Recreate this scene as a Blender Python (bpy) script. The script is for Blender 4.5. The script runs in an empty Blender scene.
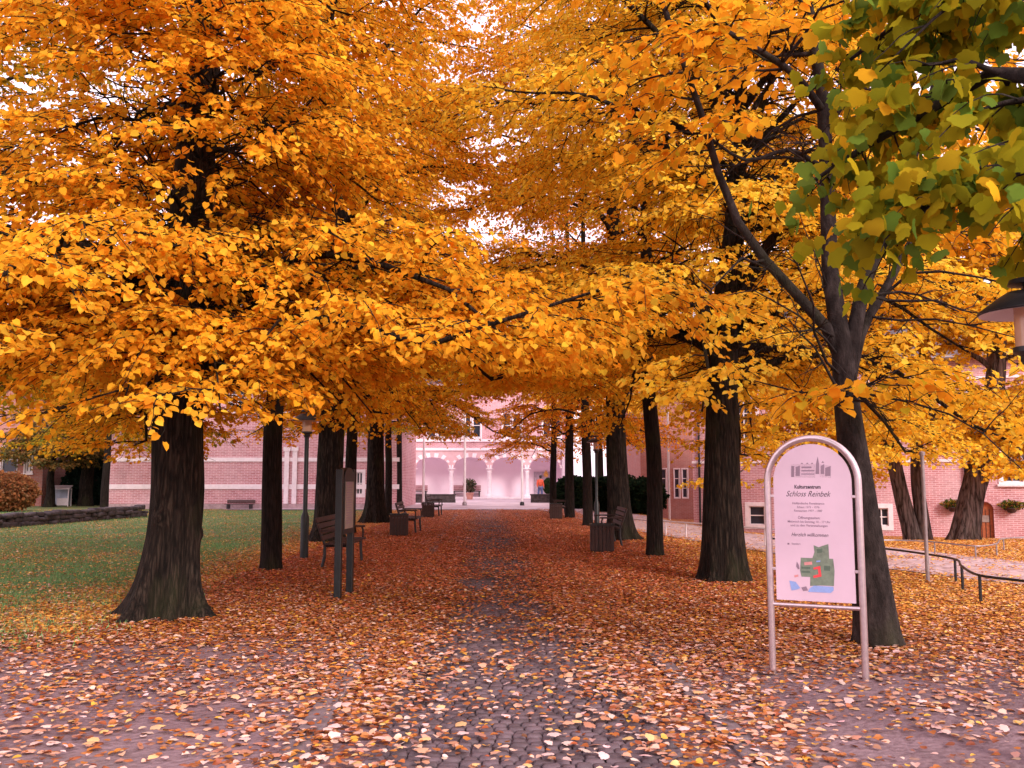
import bpy, bmesh, math, random
import numpy as np
from mathutils import Vector, Matrix, noise
R = math.radians
rng = np.random.default_rng(7)
random.seed(7)
S = bpy.context.scene
COL = S.collection

# ------------------------------------------------------------------ camera
F, CX, CY, EYE = 900.0, 512.0, 384.0, 1.6
PITCH = math.atan(94 / 900)
cp, sp = math.cos(PITCH), math.sin(PITCH)


def ray(px, py):
    u, v = (px - CX) / F, (CY - py) / F
    return np.array([u, cp - v * sp, sp + v * cp])


def hgt(x, y):
    """terrain height: level under the trees, falling away to the right hand house"""
    a = np.clip((np.asarray(y, float) - 20) / 22, 0, 1)
    b = np.clip((np.asarray(x, float) - 5) / 6, 0, 1)
    return -1.1 * (a * a * (3 - 2 * a)) * (b * b * (3 - 2 * b))


def at(px, py, Y):
    d = ray(px, py)
    t = Y / d[1]
    return np.array([d[0] * t, Y, EYE + d[2] * t])


def ground(px, py):
    d = ray(px, py)
    t = EYE / -d[2]
    return np.array([d[0] * t, d[1] * t, 0.0])


cam = bpy.data.cameras.new("camera")
cam.sensor_width = 36
cam.lens = 36 * F / 1024
cam.clip_start = 0.05
cam.clip_end = 2000
co = bpy.data.objects.new("camera", cam)
COL.objects.link(co)
co.location = (0, 0, EYE)
co.rotation_euler = (R(90) + PITCH, 0, 0)
S.camera = co

# ------------------------------------------------------------------ materials


class NT:
    def __init__(s, name):
        s.m = bpy.data.materials.new(name)
        s.m.use_nodes = True
        s.t = s.m.node_tree
        s.t.nodes.clear()
        s.out = s.n("ShaderNodeOutputMaterial")

    def n(s, typ, **kw):
        nd = s.t.nodes.new(typ)
        for k, v in kw.items():
            setattr(nd, k, v)
        return nd

    def l(s, a, b):
        s.t.links.new(a, b)

    def coord(s, scale=(1, 1, 1), rot=(0, 0, 0), out="Object"):
        tc = s.n("ShaderNodeTexCoord")
        mp = s.n("ShaderNodeMapping")
        mp.inputs["Scale"].default_value = scale
        mp.inputs["Rotation"].default_value = rot
        s.l(tc.outputs[out], mp.inputs["Vector"])
        return mp.outputs["Vector"]

    def noise(s, vec, scale, detail=4, rough=0.55):
        nd = s.n("ShaderNodeTexNoise")
        nd.inputs["Scale"].default_value = scale
        nd.inputs["Detail"].default_value = detail
        nd.inputs["Roughness"].default_value = rough
        if vec is not None:
            s.l(vec, nd.inputs["Vector"])
        return nd.outputs["Fac"]

    def ramp(s, fac, stops):
        nd = s.n("ShaderNodeValToRGB")
        e = nd.color_ramp.elements
        while len(e) < len(stops):
            e.new(0.5)
        for el, (p, c) in zip(e, stops):
            el.position = p
            el.color = (*c, 1) if len(c) == 3 else c
        s.l(fac, nd.inputs["Fac"])
        return nd.outputs["Color"]

    def mix(s, fac, a, b, blend="MIX"):
        nd = s.n("ShaderNodeMix", data_type="RGBA", blend_type=blend)
        for i, v in ((0, fac), (6, a), (7, b)):
            if hasattr(v, "node"):
                s.l(v, nd.inputs[i])
            elif i == 0:
                nd.inputs[0].default_value = v
            else:
                nd.inputs[i].default_value = (*v, 1)
        return nd.outputs[2]

    def math(s, op, a, b=None):
        nd = s.n("ShaderNodeMath", operation=op)
        for i, v in enumerate((a, b)):
            if v is None:
                continue
            if hasattr(v, "node"):
                s.l(v, nd.inputs[i])
            else:
                nd.inputs[i].default_value = v
        return nd.outputs[0]

    def bump(s, h, strength=0.5, dist=0.02):
        nd = s.n("ShaderNodeBump")
        nd.inputs["Strength"].default_value = strength
        nd.inputs["Distance"].default_value = dist
        s.l(h, nd.inputs["Height"])
        return nd.outputs["Normal"]

    def bsdf(s, color, rough=0.6, metal=0.0, normal=None, spec=0.5, **kw):
        b = s.n("ShaderNodeBsdfPrincipled")
        if hasattr(color, "node"):
            s.l(color, b.inputs["Base Color"])
        else:
            b.inputs["Base Color"].default_value = (*color, 1)
        if hasattr(rough, "node"):
            s.l(rough, b.inputs["Roughness"])
        else:
            b.inputs["Roughness"].default_value = rough
        b.inputs["Metallic"].default_value = metal
        b.inputs["Specular IOR Level"].default_value = spec
        for k, v in kw.items():
            b.inputs[k].default_value = v
        if normal is not None:
            s.l(normal, b.inputs["Normal"])
        s.l(b.outputs[0], s.out.inputs["Surface"])
        return s.m


def plain(name, col, rough=0.6, metal=0.0, var=0.25, scale=6.0, bump=0.15, spec=0.5):
    """a colour with mild procedural unevenness"""
    t = NT(name)
    v = t.coord()
    f = t.noise(v, scale, 5)
    lo = tuple(c * (1 - var) for c in col)
    hi = tuple(min(1, c * (1 + var)) for c in col)
    c = t.ramp(f, [(0.3, lo), (0.7, hi)])
    nrm = t.bump(t.noise(v, scale * 6, 3), bump, 0.01) if bump else None
    return t.bsdf(c, rough, metal, nrm, spec)


def leaf_material(name, trans=0.45, gloss=0.0):
    t = NT(name)
    a = t.n("ShaderNodeAttribute", attribute_name="leafcol")
    d = t.n("ShaderNodeBsdfDiffuse")
    tr = t.n("ShaderNodeBsdfTranslucent")
    t.l(a.outputs["Color"], d.inputs["Color"])
    t.l(a.outputs["Color"], tr.inputs["Color"])
    mx = t.n("ShaderNodeMixShader")
    mx.inputs[0].default_value = trans
    t.l(d.outputs[0], mx.inputs[1])
    t.l(tr.outputs[0], mx.inputs[2])
    last = mx.outputs[0]
    if gloss:
        g = t.n("ShaderNodeBsdfGlossy")
        g.inputs["Roughness"].default_value = 0.42
        m2 = t.n("ShaderNodeMixShader")
        m2.inputs[0].default_value = gloss
        t.l(last, m2.inputs[1])
        t.l(g.outputs[0], m2.inputs[2])
        last = m2.outputs[0]
    t.l(last, t.out.inputs["Surface"])
    return t.m


def bark_material(name, c0, c1, c2, zs=2.6, xs=22, plate=0.16):
    t = NT(name)
    v = t.coord((xs, xs, zs))
    f1 = t.noise(v, 1.0, 6, 0.65)
    wv = t.n("ShaderNodeTexVoronoi", feature="DISTANCE_TO_EDGE")
    wv.inputs["Scale"].default_value = 1.0
    dn = t.n("ShaderNodeTexNoise")
    dn.inputs["Scale"].default_value = 1.3
    dn.inputs["Detail"].default_value = 5
    t.l(v, dn.inputs["Vector"])
    t.l(t.mix(1.0, v, dn.outputs["Color"], "ADD"), wv.inputs["Vector"])
    plates = t.ramp(wv.outputs["Distance"], [(0.0, (0, 0, 0)), (0.22, (1, 1, 1))])
    f1 = t.math("ADD", t.math("MULTIPLY", f1, 0.95 - plate), t.math("MULTIPLY", plates, plate))
    v2 = t.coord((1, 1, 0.6))
    f2 = t.noise(v2, 1.6, 4)
    c = t.ramp(f1, [(0.36, c0), (0.52, c1), (0.72, c2)])
    c = t.mix(t.ramp(f2, [(0.52, (0, 0, 0)), (0.72, (0.55, 0.55, 0.55))]), c, (0.034, 0.036, 0.014))
    return t.bsdf(c, 0.92, 0, t.bump(f1, 1.0, 0.05), 0.2)


def brick_material(name, b1, b2, mortar, sx=1.0):
    t = NT(name)
    tc = t.n("ShaderNodeTexCoord")
    sep = t.n("ShaderNodeSeparateXYZ")
    t.l(tc.outputs["Object"], sep.inputs[0])
    cmb = t.n("ShaderNodeCombineXYZ")
    t.l(t.math("ADD", sep.outputs["X"], sep.outputs["Y"]), cmb.inputs[0])
    t.l(sep.outputs["Z"], cmb.inputs[1])
    br = t.n("ShaderNodeTexBrick")
    br.inputs["Scale"].default_value = 1.0
    br.inputs["Brick Width"].default_value = 0.29
    br.inputs["Row Height"].default_value = 0.085
    br.inputs["Mortar Size"].default_value = 0.012
    br.inputs["Color1"].default_value = (*b1, 1)
    br.inputs["Color2"].default_value = (*b2, 1)
    br.inputs["Mortar"].default_value = (*mortar, 1)
    t.l(cmb.outputs[0], br.inputs["Vector"])
    f = t.noise(t.coord(), 0.7, 6)
    c = t.mix(t.ramp(f, [(0.35, (0, 0, 0)), (0.7, (0.4, 0.4, 0.4))]), br.outputs["Color"], mortar)
    big = t.noise(t.coord(), 3.5, 5)
    c = t.mix(0.35, c, t.ramp(big, [(0.3, (0.45, 0.4, 0.4)), (0.7, (1, 1, 1))]), "MULTIPLY")
    return t.bsdf(c, 0.88, 0, t.bump(br.outputs["Fac"], -0.5, 0.01), 0.25)


M = {}
M["leaf"] = leaf_material("autumn_leaf", 0.55)
M["leaf_big"] = leaf_material("maple_leaf", 0.5)
M["litter"] = leaf_material("fallen_leaf", 0.12, 0.07)
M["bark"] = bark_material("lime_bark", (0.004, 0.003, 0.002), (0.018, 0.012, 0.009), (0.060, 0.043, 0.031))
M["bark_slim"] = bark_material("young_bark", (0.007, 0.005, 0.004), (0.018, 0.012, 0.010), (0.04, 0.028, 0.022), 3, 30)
M["bark_smooth"] = bark_material("smooth_bark", (0.012, 0.008, 0.007), (0.028, 0.020, 0.018), (0.065, 0.05, 0.046), 5, 12, 0.0)
M["bark_sunlit"] = bark_material("sunlit_bark", (0.05, 0.038, 0.036), (0.20, 0.155, 0.15), (0.36, 0.29, 0.285), 1.2, 9)  # sunlight on these trunks is put into the lighter bark colour
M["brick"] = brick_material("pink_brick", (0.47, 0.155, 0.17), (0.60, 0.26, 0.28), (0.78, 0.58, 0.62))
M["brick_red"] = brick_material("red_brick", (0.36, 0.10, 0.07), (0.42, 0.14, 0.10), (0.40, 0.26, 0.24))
M["stone"] = plain("white_stone", (0.84, 0.74, 0.77), 0.7, 0, 0.08)
M["plaster"] = plain("pink_plaster", (0.88, 0.75, 0.83), 0.8, 0, 0.04, 0.8)
M["white_paint"] = plain("white_paint", (0.8, 0.74, 0.76), 0.4, 0, 0.05)
M["glass_dark"] = plain("window_glass", (0.03, 0.035, 0.05), 0.12, 0, 0.3, 1.0, 0.02)
M["slate"] = plain("roof_slate", (0.09, 0.07, 0.075), 0.6, 0, 0.3, 5)
M["wood_dark"] = plain("dark_wood", (0.036, 0.012, 0.009), 0.6, 0, 0.35, 14)
M["wood_door"] = plain("brown_door_wood", (0.36, 0.10, 0.035), 0.55, 0, 0.3, 8)
M["black_metal"] = plain("black_metal", (0.02, 0.02, 0.022), 0.45, 0.3, 0.3, 10)
M["green_metal"] = plain("dark_green_metal", (0.010, 0.014, 0.015), 0.42, 0.2, 0.3, 10)
M["grey_metal"] = plain("grey_metal", (0.30, 0.26, 0.27), 0.42, 0.5, 0.2, 9)
M["steel"] = plain("brushed_steel", (0.62, 0.52, 0.54), 0.3, 0.85, 0.1, 25, 0.05)
M["pale_metal"] = plain("pale_metal", (0.65, 0.58, 0.6), 0.45, 0.2, 0.1, 9)
M["panel"] = plain("sign_panel", (0.64, 0.48, 0.58), 0.35, 0, 0.06, 2.5, 0.0)
M["notice"] = plain("notice_paper", (0.30, 0.24, 0.21), 0.5, 0, 0.2, 7, 0.0)
M["ink"] = plain("dark_ink", (0.05, 0.035, 0.05), 0.5, 0, 0.1, 5, 0)
M["ink_grey"] = plain("grey_ink", (0.25, 0.17, 0.23), 0.5, 0, 0.1, 5, 0)
M["map_green"] = plain("map_green", (0.17, 0.22, 0.16), 0.4, 0, 0.2, 30, 0)
M["map_dark"] = plain("map_dark_green", (0.09, 0.14, 0.10), 0.4, 0, 0.2, 30, 0)
M["map_blue"] = plain("map_blue", (0.25, 0.36, 0.68), 0.4, 0, 0.1, 30, 0)
M["map_red"] = plain("map_red", (0.75, 0.06, 0.07), 0.4, 0, 0.1, 30, 0)
M["map_rose"] = plain("map_rose", (0.62, 0.26, 0.26), 0.4, 0, 0.1, 30, 0)
M["sett"] = plain("sett_stone", (0.105, 0.074, 0.084), 0.75, 0, 0.45, 5.5, 0.5)
M["kerb"] = plain("edging_stone", (0.15, 0.11, 0.118), 0.8, 0, 0.35, 9, 0.4)
M["drystone"] = plain("field_stone", (0.06, 0.046, 0.047), 0.9, 0, 0.6, 5, 0.6)
M["terracotta"] = plain("terracotta", (0.6, 0.3, 0.24), 0.7, 0, 0.15)
M["skin"] = plain("skin", (0.5, 0.3, 0.22), 0.5, 0, 0.05)
M["jacket"] = plain("orange_jacket", (0.75, 0.12, 0.05), 0.6, 0, 0.1)
M["jeans"] = plain("blue_jeans", (0.11, 0.15, 0.32), 0.8, 0, 0.15)
M["hair"] = plain("dark_hair", (0.02, 0.014, 0.012), 0.5, 0, 0.2)
M["shoe"] = plain("shoe", (0.03, 0.03, 0.03), 0.5)
M["lamp_glass"] = plain("lamp_glass", (0.55, 0.34, 0.22), 0.15, 0, 0.2, 4, 0)
M["lamp_white"] = plain("lamp_inside", (0.62, 0.52, 0.52), 0.5, 0, 0.05, 4, 0)
M["emblem"] = plain("yellow_emblem", (0.75, 0.42, 0.08), 0.5)
M["shelter_glass"] = plain("shelter_pane", (0.42, 0.45, 0.55), 0.15, 0, 0.2, 2, 0)
M["flower"] = plain("flower_mix", (0.5, 0.35, 0.07), 0.7)


def lane_material():
    t = NT("lane_setts")
    v = t.coord()
    vo = t.n("ShaderNodeTexVoronoi")
    vo.inputs["Scale"].default_value = 7.5
    t.l(v, vo.inputs["Vector"])
    n1 = t.noise(v, 0.8, 5)
    c = t.ramp(vo.outputs["Distance"], [(0.0, (0.62, 0.49, 0.54)), (0.45, (0.56, 0.44, 0.48)), (0.7, (0.30, 0.22, 0.24))])
    c = t.mix(t.ramp(n1, [(0.4, (0, 0, 0)), (0.7, (0.6, 0.6, 0.6))]), c, (0.50, 0.32, 0.26))
    return t.bsdf(c, 0.8, 0, t.bump(vo.outputs["Distance"], -0.6, 0.02), 0.3)


def forecourt_material():
    t = NT("forecourt_paving")
    v = t.coord()
    n1 = t.noise(v, 0.6, 6)
    n2 = t.noise(v, 9, 3)
    c = t.ramp(n1, [(0.35, (0.42, 0.33, 0.36)), (0.65, (0.60, 0.50, 0.53))])
    c = t.mix(t.ramp(n2, [(0.62, (0, 0, 0)), (0.68, (1, 1, 1))]), c, (0.5, 0.25, 0.13))
    return t.bsdf(c, 0.85, 0, t.bump(n2, 0.3, 0.02), 0.3)


def ground_material():
    t = NT("ground_soil_litter_lawn")
    v = t.coord()
    lit = t.n("ShaderNodeAttribute", attribute_name="litter").outputs["Fac"]
    lawn = t.n("ShaderNodeAttribute", attribute_name="lawn").outputs["Fac"]
    n1 = t.noise(v, 1.3, 6)
    n2 = t.noise(v, 22, 5)
    soil = t.ramp(n1, [(0.3, (0.17, 0.112, 0.122)), (0.7, (0.27, 0.185, 0.205))])
    soil = t.mix(0.5, soil, t.ramp(n2, [(0.3, (0.55, 0.5, 0.5)), (0.75, (1, 1, 1))]), "MULTIPLY")
    n3 = t.noise(v, 60, 3)
    grass = t.ramp(n3, [(0.3, (0.065, 0.135, 0.042)), (0.7, (0.16, 0.27, 0.095))])
    grass = t.mix(t.ramp(n1, [(0.45, (0, 0, 0)), (0.75, (0.6, 0.6, 0.6))]), grass, (0.10, 0.12, 0.05))
    base = t.mix(lawn, soil, grass)
    vo = t.n("ShaderNodeTexVoronoi")
    vo.inputs["Scale"].default_value = 19
    vo.inputs["Randomness"].default_value = 1
    t.l(v, vo.inputs["Vector"])
    sep = t.n("ShaderNodeSeparateColor")
    t.l(vo.outputs["Color"], sep.inputs[0])
    lc = t.ramp(sep.outputs[0], [(0.0, (0.20, 0.06, 0.03)), (0.3, (0.38, 0.11, 0.036)), (0.6, (0.50, 0.17, 0.045)), (0.85, (0.56, 0.25, 0.06)), (1.0, (0.6, 0.40, 0.26))])
    lc = t.mix(1.0, lc, t.ramp(vo.outputs["Distance"], [(0.0, (1, 1, 1)), (0.55, (0.9, 0.9, 0.9)), (0.75, (0.35, 0.3, 0.3))]), "MULTIPLY")
    thr = t.math("SUBTRACT", lit, t.math("MULTIPLY", sep.outputs[1], 0.9))
    mask = t.ramp(thr, [(0.0, (0, 0, 0)), (0.06, (1, 1, 1))])
    c = t.mix(mask, base, lc)
    hh = t.math("ADD", t.math("MULTIPLY", vo.outputs["Distance"], -0.7), n2)
    return t.bsdf(c, 0.85, 0, t.bump(hh, 0.6, 0.03), 0.25)


M["ground"] = ground_material()
M["lane"] = lane_material()
M["forecourt"] = forecourt_material()
M["grass"] = leaf_material("grass_blade", 0.25)

# ------------------------------------------------------------------ mesh helpers


def tag(o, label=None, cat=None, group=None, kind=None):
    for k, v in (("label", label), ("category", cat), ("group", group), ("kind", kind)):
        if v:
            o[k] = v
    return o


def link(name, me, mat, parent=None, smooth=False):
    if mat is not None:
        me.materials.append(mat)
    if smooth:
        me.polygons.foreach_set("use_smooth", [True] * len(me.polygons))
    o = bpy.data.objects.new(name, me)
    COL.objects.link(o)
    if parent is not None:
        o.parent = parent
    return o


def empty(name, loc, label, cat, group=None, rz=0.0):
    o = bpy.data.objects.new(name, None)
    COL.objects.link(o)
    o.location = tuple(float(v) for v in loc)
    o.rotation_euler = (0, 0, rz)
    o.empty_display_size = 0.2
    return tag(o, label, cat, group)


def kids(o):
    return [c for c in bpy.data.objects if c.parent == o]


def copy_tree(o, parent=None):
    c = o.copy()
    COL.objects.link(c)
    c.parent = parent
    for ch in kids(o):
        copy_tree(ch, c)
    return c


class MB:
    """collects shapes into ONE mesh"""

    def __init__(s):
        s.v, s.f = [], []

    def add(s, vs, fs):
        b = len(s.v)
        s.v += [tuple(float(c) for c in p) for p in vs]
        s.f += [[i + b for i in f] for f in fs]
        return s

    def box(s, x0, x1, y0, y1, z0, z1, T=None, bev=0.0):
        if bev:
            bm = bmesh.new()
            bmesh.ops.create_cube(bm, size=1)
            for v in bm.verts:
                v.co = ((x0 + x1) / 2 + v.co.x * (x1 - x0), (y0 + y1) / 2 + v.co.y * (y1 - y0), (z0 + z1) / 2 + v.co.z * (z1 - z0))
            bmesh.ops.bevel(bm, geom=bm.edges[:], offset=bev, segments=2, affect="EDGES", profile=0.5)
            bm.verts.ensure_lookup_table()
            vs = [v.co.copy() for v in bm.verts]
            fs = [[v.index for v in f.verts] for f in bm.faces]
            bm.free()
        else:
            vs = [Vector(p) for p in ((x0, y0, z0), (x1, y0, z0), (x1, y1, z0), (x0, y1, z0), (x0, y0, z1), (x1, y0, z1), (x1, y1, z1), (x0, y1, z1))]
            fs = [[0, 3, 2, 1], [4, 5, 6, 7], [0, 1, 5, 4], [1, 2, 6, 5], [2, 3, 7, 6], [3, 0, 4, 7]]
        if T is not None:
            vs = [T @ Vector(v) for v in vs]
        return s.add(vs, fs)

    def tube(s, pts, rad, n=10, caps=True):
        pts = np.asarray(pts, float)
        k = len(pts)
        rad = np.broadcast_to(np.asarray(rad, float), (k,))
        tan = np.gradient(pts, axis=0)
        tan /= np.linalg.norm(tan, axis=1)[:, None] + 1e-9
        ref = np.eye(3)[int(np.argmin(np.abs(tan[0])))]
        a = np.zeros_like(tan)
        for i in range(k):
            v = (ref if i == 0 else a[i - 1])
            v = v - tan[i] * (v @ tan[i])
            a[i] = v / (np.linalg.norm(v) + 1e-9)
        b = np.cross(tan, a)
        th = np.linspace(0, 2 * math.pi, n, endpoint=False)
        ring = pts[:, None] + rad[:, None, None] * (np.cos(th)[None, :, None] * a[:, None] + np.sin(th)[None, :, None] * b[:, None])
        fs = [[i * n + j, i * n + (j + 1) % n, (i + 1) * n + (j + 1) % n, (i + 1) * n + j] for i in range(k - 1) for j in range(n)]
        if caps:
            fs += [list(range(n)), list(range((k - 1) * n, k * n))[::-1]]
        return s.add(ring.reshape(-1, 3), fs)

    def lathe(s, prof, n=24, c=(0, 0, 0)):
        """prof: list of (r, z)"""
        vs = []
        th = np.linspace(0, 2 * math.pi, n, endpoint=False)
        for r, z in prof:
            vs += [(c[0] + r * math.cos(t), c[1] + r * math.sin(t), c[2] + z) for t in th]
        fs = [[i * n + j, i * n + (j + 1) % n, (i + 1) * n + (j + 1) % n, (i + 1) * n + j] for i in range(len(prof) - 1) for j in range(n)]
        return s.add(vs, fs)

    def prism(s, poly, y0, y1, T=None):
        """poly in x,z extruded along y"""
        n = len(poly)
        vs = [Vector((x, y0, z)) for x, z in poly] + [Vector((x, y1, z)) for x, z in poly]
        if T is not None:
            vs = [T @ v for v in vs]
        fs = [list(range(n)), list(range(n, 2 * n))[::-1]] + [[i, i + n, (i + 1) % n + n, (i + 1) % n] for i in range(n)]
        return s.add(vs, fs)

    def build(s, name, mat, parent=None, smooth=False):
        me = bpy.data.meshes.new(name)
        me.from_pydata(s.v, [], s.f)
        me.validate()
        bm = bmesh.new()
        bm.from_mesh(me)
        bmesh.ops.recalc_face_normals(bm, faces=bm.faces[:])
        bm.to_mesh(me)
        bm.free()
        o = link(name, me, mat, parent, smooth)
        if smooth:
            me.set_sharp_from_angle(angle=R(40))
        return o


def quad_mesh(name, V, faces, smooth=False):
    """fast mesh: V (n,3), faces (m,k) of one size"""
    me = bpy.data.meshes.new(name)
    V = np.ascontiguousarray(V, np.float32)
    faces = np.ascontiguousarray(faces, np.int32)
    m, k = faces.shape
    me.vertices.add(len(V))
    me.vertices.foreach_set("co", V.ravel())
    me.loops.add(m * k)
    me.loops.foreach_set("vertex_index", faces.ravel())
    me.polygons.add(m)
    me.polygons.foreach_set("loop_start", np.arange(0, m * k, k, dtype=np.int32))
    me.polygons.foreach_set("loop_total", np.full(m, k, np.int32))
    if smooth:
        me.polygons.foreach_set("use_smooth", np.ones(m, bool))
    me.update(calc_edges=True)
    return me


def norm(a):
    return a / (np.linalg.norm(a, axis=-1, keepdims=True) + 1e-9)


LIME_V = np.array([(0, 0.04, 0), (-0.30, -0.02, 0.05), (-0.50, 0.34, 0.09), (-0.34, 0.74, 0.05), (0, 1.04, -0.10), (0.34, 0.74, 0.05), (0.50, 0.34, 0.09), (0.30, -0.02, 0.05)], float)
LIME_F = np.array([(0, 4, 3, 2, 1), (0, 7, 6, 5, 4)])
_half = [(0.0, 0.0), (0.20, -0.08), (0.44, 0.0), (0.48, 0.14), (0.62, 0.26), (0.66, 0.48), (0.54, 0.52), (0.44, 0.56), (0.36, 0.78), (0.18, 0.88), (0.0, 1.06)]
_out = _half + [(-x, y) for x, y in _half[-2:0:-1]]
MAPLE_V = np.array([(x, y, -0.28 * x * x - 0.12 * y * y) for x, y in _out] + [(0, 0.36, 0.04)], float)
MAPLE_F = np.array([(i, (i + 1) % len(_out), len(_out)) for i in range(len(_out))])


def leaf_mesh(name, P, D, N, size, colr, tv=LIME_V, tf=LIME_F):
    """one mesh of many leaves: P stalk point, D blade direction, N blade normal"""
    D = norm(D)
    X = norm(np.cross(D, N))
    Z = np.cross(X, D)
    n = len(P)
    size = np.broadcast_to(size, (n,))
    V = P[:, None] + size[:, None, None] * (tv[None, :, 0:1] * X[:, None] + tv[None, :, 1:2] * D[:, None] + tv[None, :, 2:3] * Z[:, None])
    Fc = (np.arange(n)[:, None, None] * len(tv) + tf[None]).reshape(-1, tf.shape[1])
    me = quad_mesh(name, V.reshape(-1, 3), Fc)
    at_ = me.attributes.new("leafcol", "FLOAT_COLOR", "FACE")
    c4 = np.ones((n * len(tf), 4), np.float32)
    c4[:, :3] = np.repeat(colr, len(tf), axis=0)
    at_.data.foreach_set("color", c4.ravel())
    return me


def palette(n, cols, wts, jit=0.12):
    cols = np.array(cols, float)
    w = np.array(wts, float)
    k = rng.choice(len(cols), n, p=w / w.sum())
    c = cols[k] * (1 + rng.normal(0, jit, (n, 1))) * (1 + rng.normal(0, jit * 0.35, (n, 3)))
    return np.clip(c, 0.004, 0.95)


GOLD = ([(0.86, 0.43, 0.028), (0.90, 0.52, 0.045), (0.82, 0.35, 0.022), (0.70, 0.44, 0.035), (0.60, 0.25, 0.02)], [5, 4, 3, 1.3, 0.5])
YELLOW = ([(0.92, 0.55, 0.04), (0.93, 0.63, 0.07), (0.87, 0.46, 0.03), (0.80, 0.56, 0.07)], [4, 4, 2, 1])
OLIVE = ([(0.48, 0.29, 0.022), (0.30, 0.24, 0.025), (0.70, 0.36, 0.02), (0.20, 0.19, 0.03)], [3, 3, 3, 1.5])
ORANGE = ([(0.82, 0.34, 0.022), (0.78, 0.28, 0.02), (0.86, 0.42, 0.03), (0.66, 0.22, 0.02)], [4, 3, 3, 1])
GREENM = ([(0.26, 0.25, 0.014), (0.33, 0.28, 0.014), (0.14, 0.22, 0.03), (0.42, 0.29, 0.014), (0.72, 0.40, 0.02)], [5, 4, 3.5, 2, 0.5])


def tubes_multi(lines, rads, sides):
    """many polylines with the same number of points -> V, F"""
    L = np.asarray(lines, float)
    r = np.asarray(rads, float)
    m, k, _ = L.shape
    tan = norm(np.gradient(L, axis=1))
    ref = np.where((np.abs(tan[:, :, 2:3]).mean(axis=1, keepdims=True) < 0.85), np.array([0, 0, 1.0]), np.array([1.0, 0, 0]))
    a = norm(np.cross(tan, np.broadcast_to(ref, tan.shape)))
    b = np.cross(tan, a)
    th = np.linspace(0, 2 * math.pi, sides, endpoint=False)
    V = L[:, :, None] + r[:, :, None, None] * (np.cos(th)[:, None] * a[:, :, None] + np.sin(th)[:, None] * b[:, :, None])
    i, j = np.meshgrid(np.arange(k - 1), np.arange(sides), indexing="ij")
    q = np.stack([i * sides + j, i * sides + (j + 1) % sides, (i + 1) * sides + (j + 1) % sides, (i + 1) * sides + j], -1).reshape(-1, 4)
    Fc = (np.arange(m)[:, None, None] * (k * sides) + q[None]).reshape(-1, 4)
    return V.reshape(-1, 3), Fc


def resample(pts, n):
    pts = np.asarray(pts, float)
    # Catmull-Rom through the points
    P = np.vstack([2 * pts[0] - pts[1], pts, 2 * pts[-1] - pts[-2]])
    ts = np.linspace(0, len(pts) - 1 - 1e-6, n)
    out = []
    for t in ts:
        i = int(t)
        u = t - i
        p0, p1, p2, p3 = P[i], P[i + 1], P[i + 2], P[i + 3]
        out.append(0.5 * ((2 * p1) + (-p0 + p2) * u + (2 * p0 - 5 * p1 + 4 * p2 - p3) * u * u + (-p0 + 3 * p1 - 3 * p2 + p3) * u ** 3))
    return np.array(out)


def trunk_tube(pts, dia, base_z, flare=0.9, fh=0.4, lobes=6, seed=0, sides=40, rings=70, ridge=0.05, burls=(), taper=0.8):
    """bark-ridged stem with a root flare; pts relative to the base"""
    c = resample(pts, rings)
    # denser rings near the ground
    s = np.linspace(0, 1, rings) ** 1.6
    idx = s * (rings - 1)
    i0 = np.clip(idx.astype(int), 0, rings - 2)
    fr = (idx - i0)[:, None]
    c = c[i0] * (1 - fr) + c[i0 + 1] * fr
    H = c[-1, 2]
    V = np.zeros((rings, sides, 3))
    ph = seed * 1.7
    for i in range(rings):
        z = c[i, 2]
        t = z / H
        r0 = dia / 2 * (1 - taper * t ** 1.1)
        for j in range(sides):
            a = 2 * math.pi * j / sides
            nz = noise.noise((math.cos(a) * 3.2 + seed, math.sin(a) * 3.2, z * 0.55))
            nz2 = noise.noise((math.cos(a) * 9 + seed, math.sin(a) * 9, z * 1.1))
            rt = math.exp(-max(z, 0) / fh)
            lob = 0.55 + 0.45 * math.sin(lobes * a + ph + 1.2 * math.sin(2 * a + ph))
            lob += 0.25 * math.sin(2 * a + seed)
            r = r0 * (1 + ridge * 1.6 * nz + ridge * nz2 + flare * rt * lob + flare * 0.55 * math.exp(-max(z, 0) / (0.22 * fh)) * max(0, 0.35 + 1.5 * nz + 0.8 * nz2))
            for (ba, bz, bs, bh) in burls:
                da = (a - ba + math.pi) % (2 * math.pi) - math.pi
                r += bh * math.exp(-(da / bs) ** 2 - ((z - bz) / (bs * dia * 0.5)) ** 2)
            V[i, j] = (c[i, 0] + r * math.cos(a), c[i, 1] + r * math.sin(a), z)
    i, j = np.meshgrid(np.arange(rings - 1), np.arange(sides), indexing="ij")
    q = np.stack([i * sides + j, i * sides + (j + 1) % sides, (i + 1) * sides + (j + 1) % sides, (i + 1) * sides + j], -1).reshape(-1, 4)
    return V.reshape(-1, 3), q, c


def curve_out(p0, az, L, elev, droop, k=8, wig=0.06):
    t = np.linspace(0, 1, k)
    hx, hy = math.cos(az), math.sin(az)
    w = np.cumsum(rng.normal(0, wig * L / k, k))
    w2 = np.cumsum(rng.normal(0, wig * L / k, k))
    w -= w[0]
    w2 -= w2[0]
    rr = L * math.cos(elev) * t
    z = L * (math.sin(elev) * t - droop * t * t)
    return np.stack([p0[0] + hx * rr - hy * w, p0[1] + hy * rr + hx * w, p0[2] + z + w2], 1)


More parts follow.
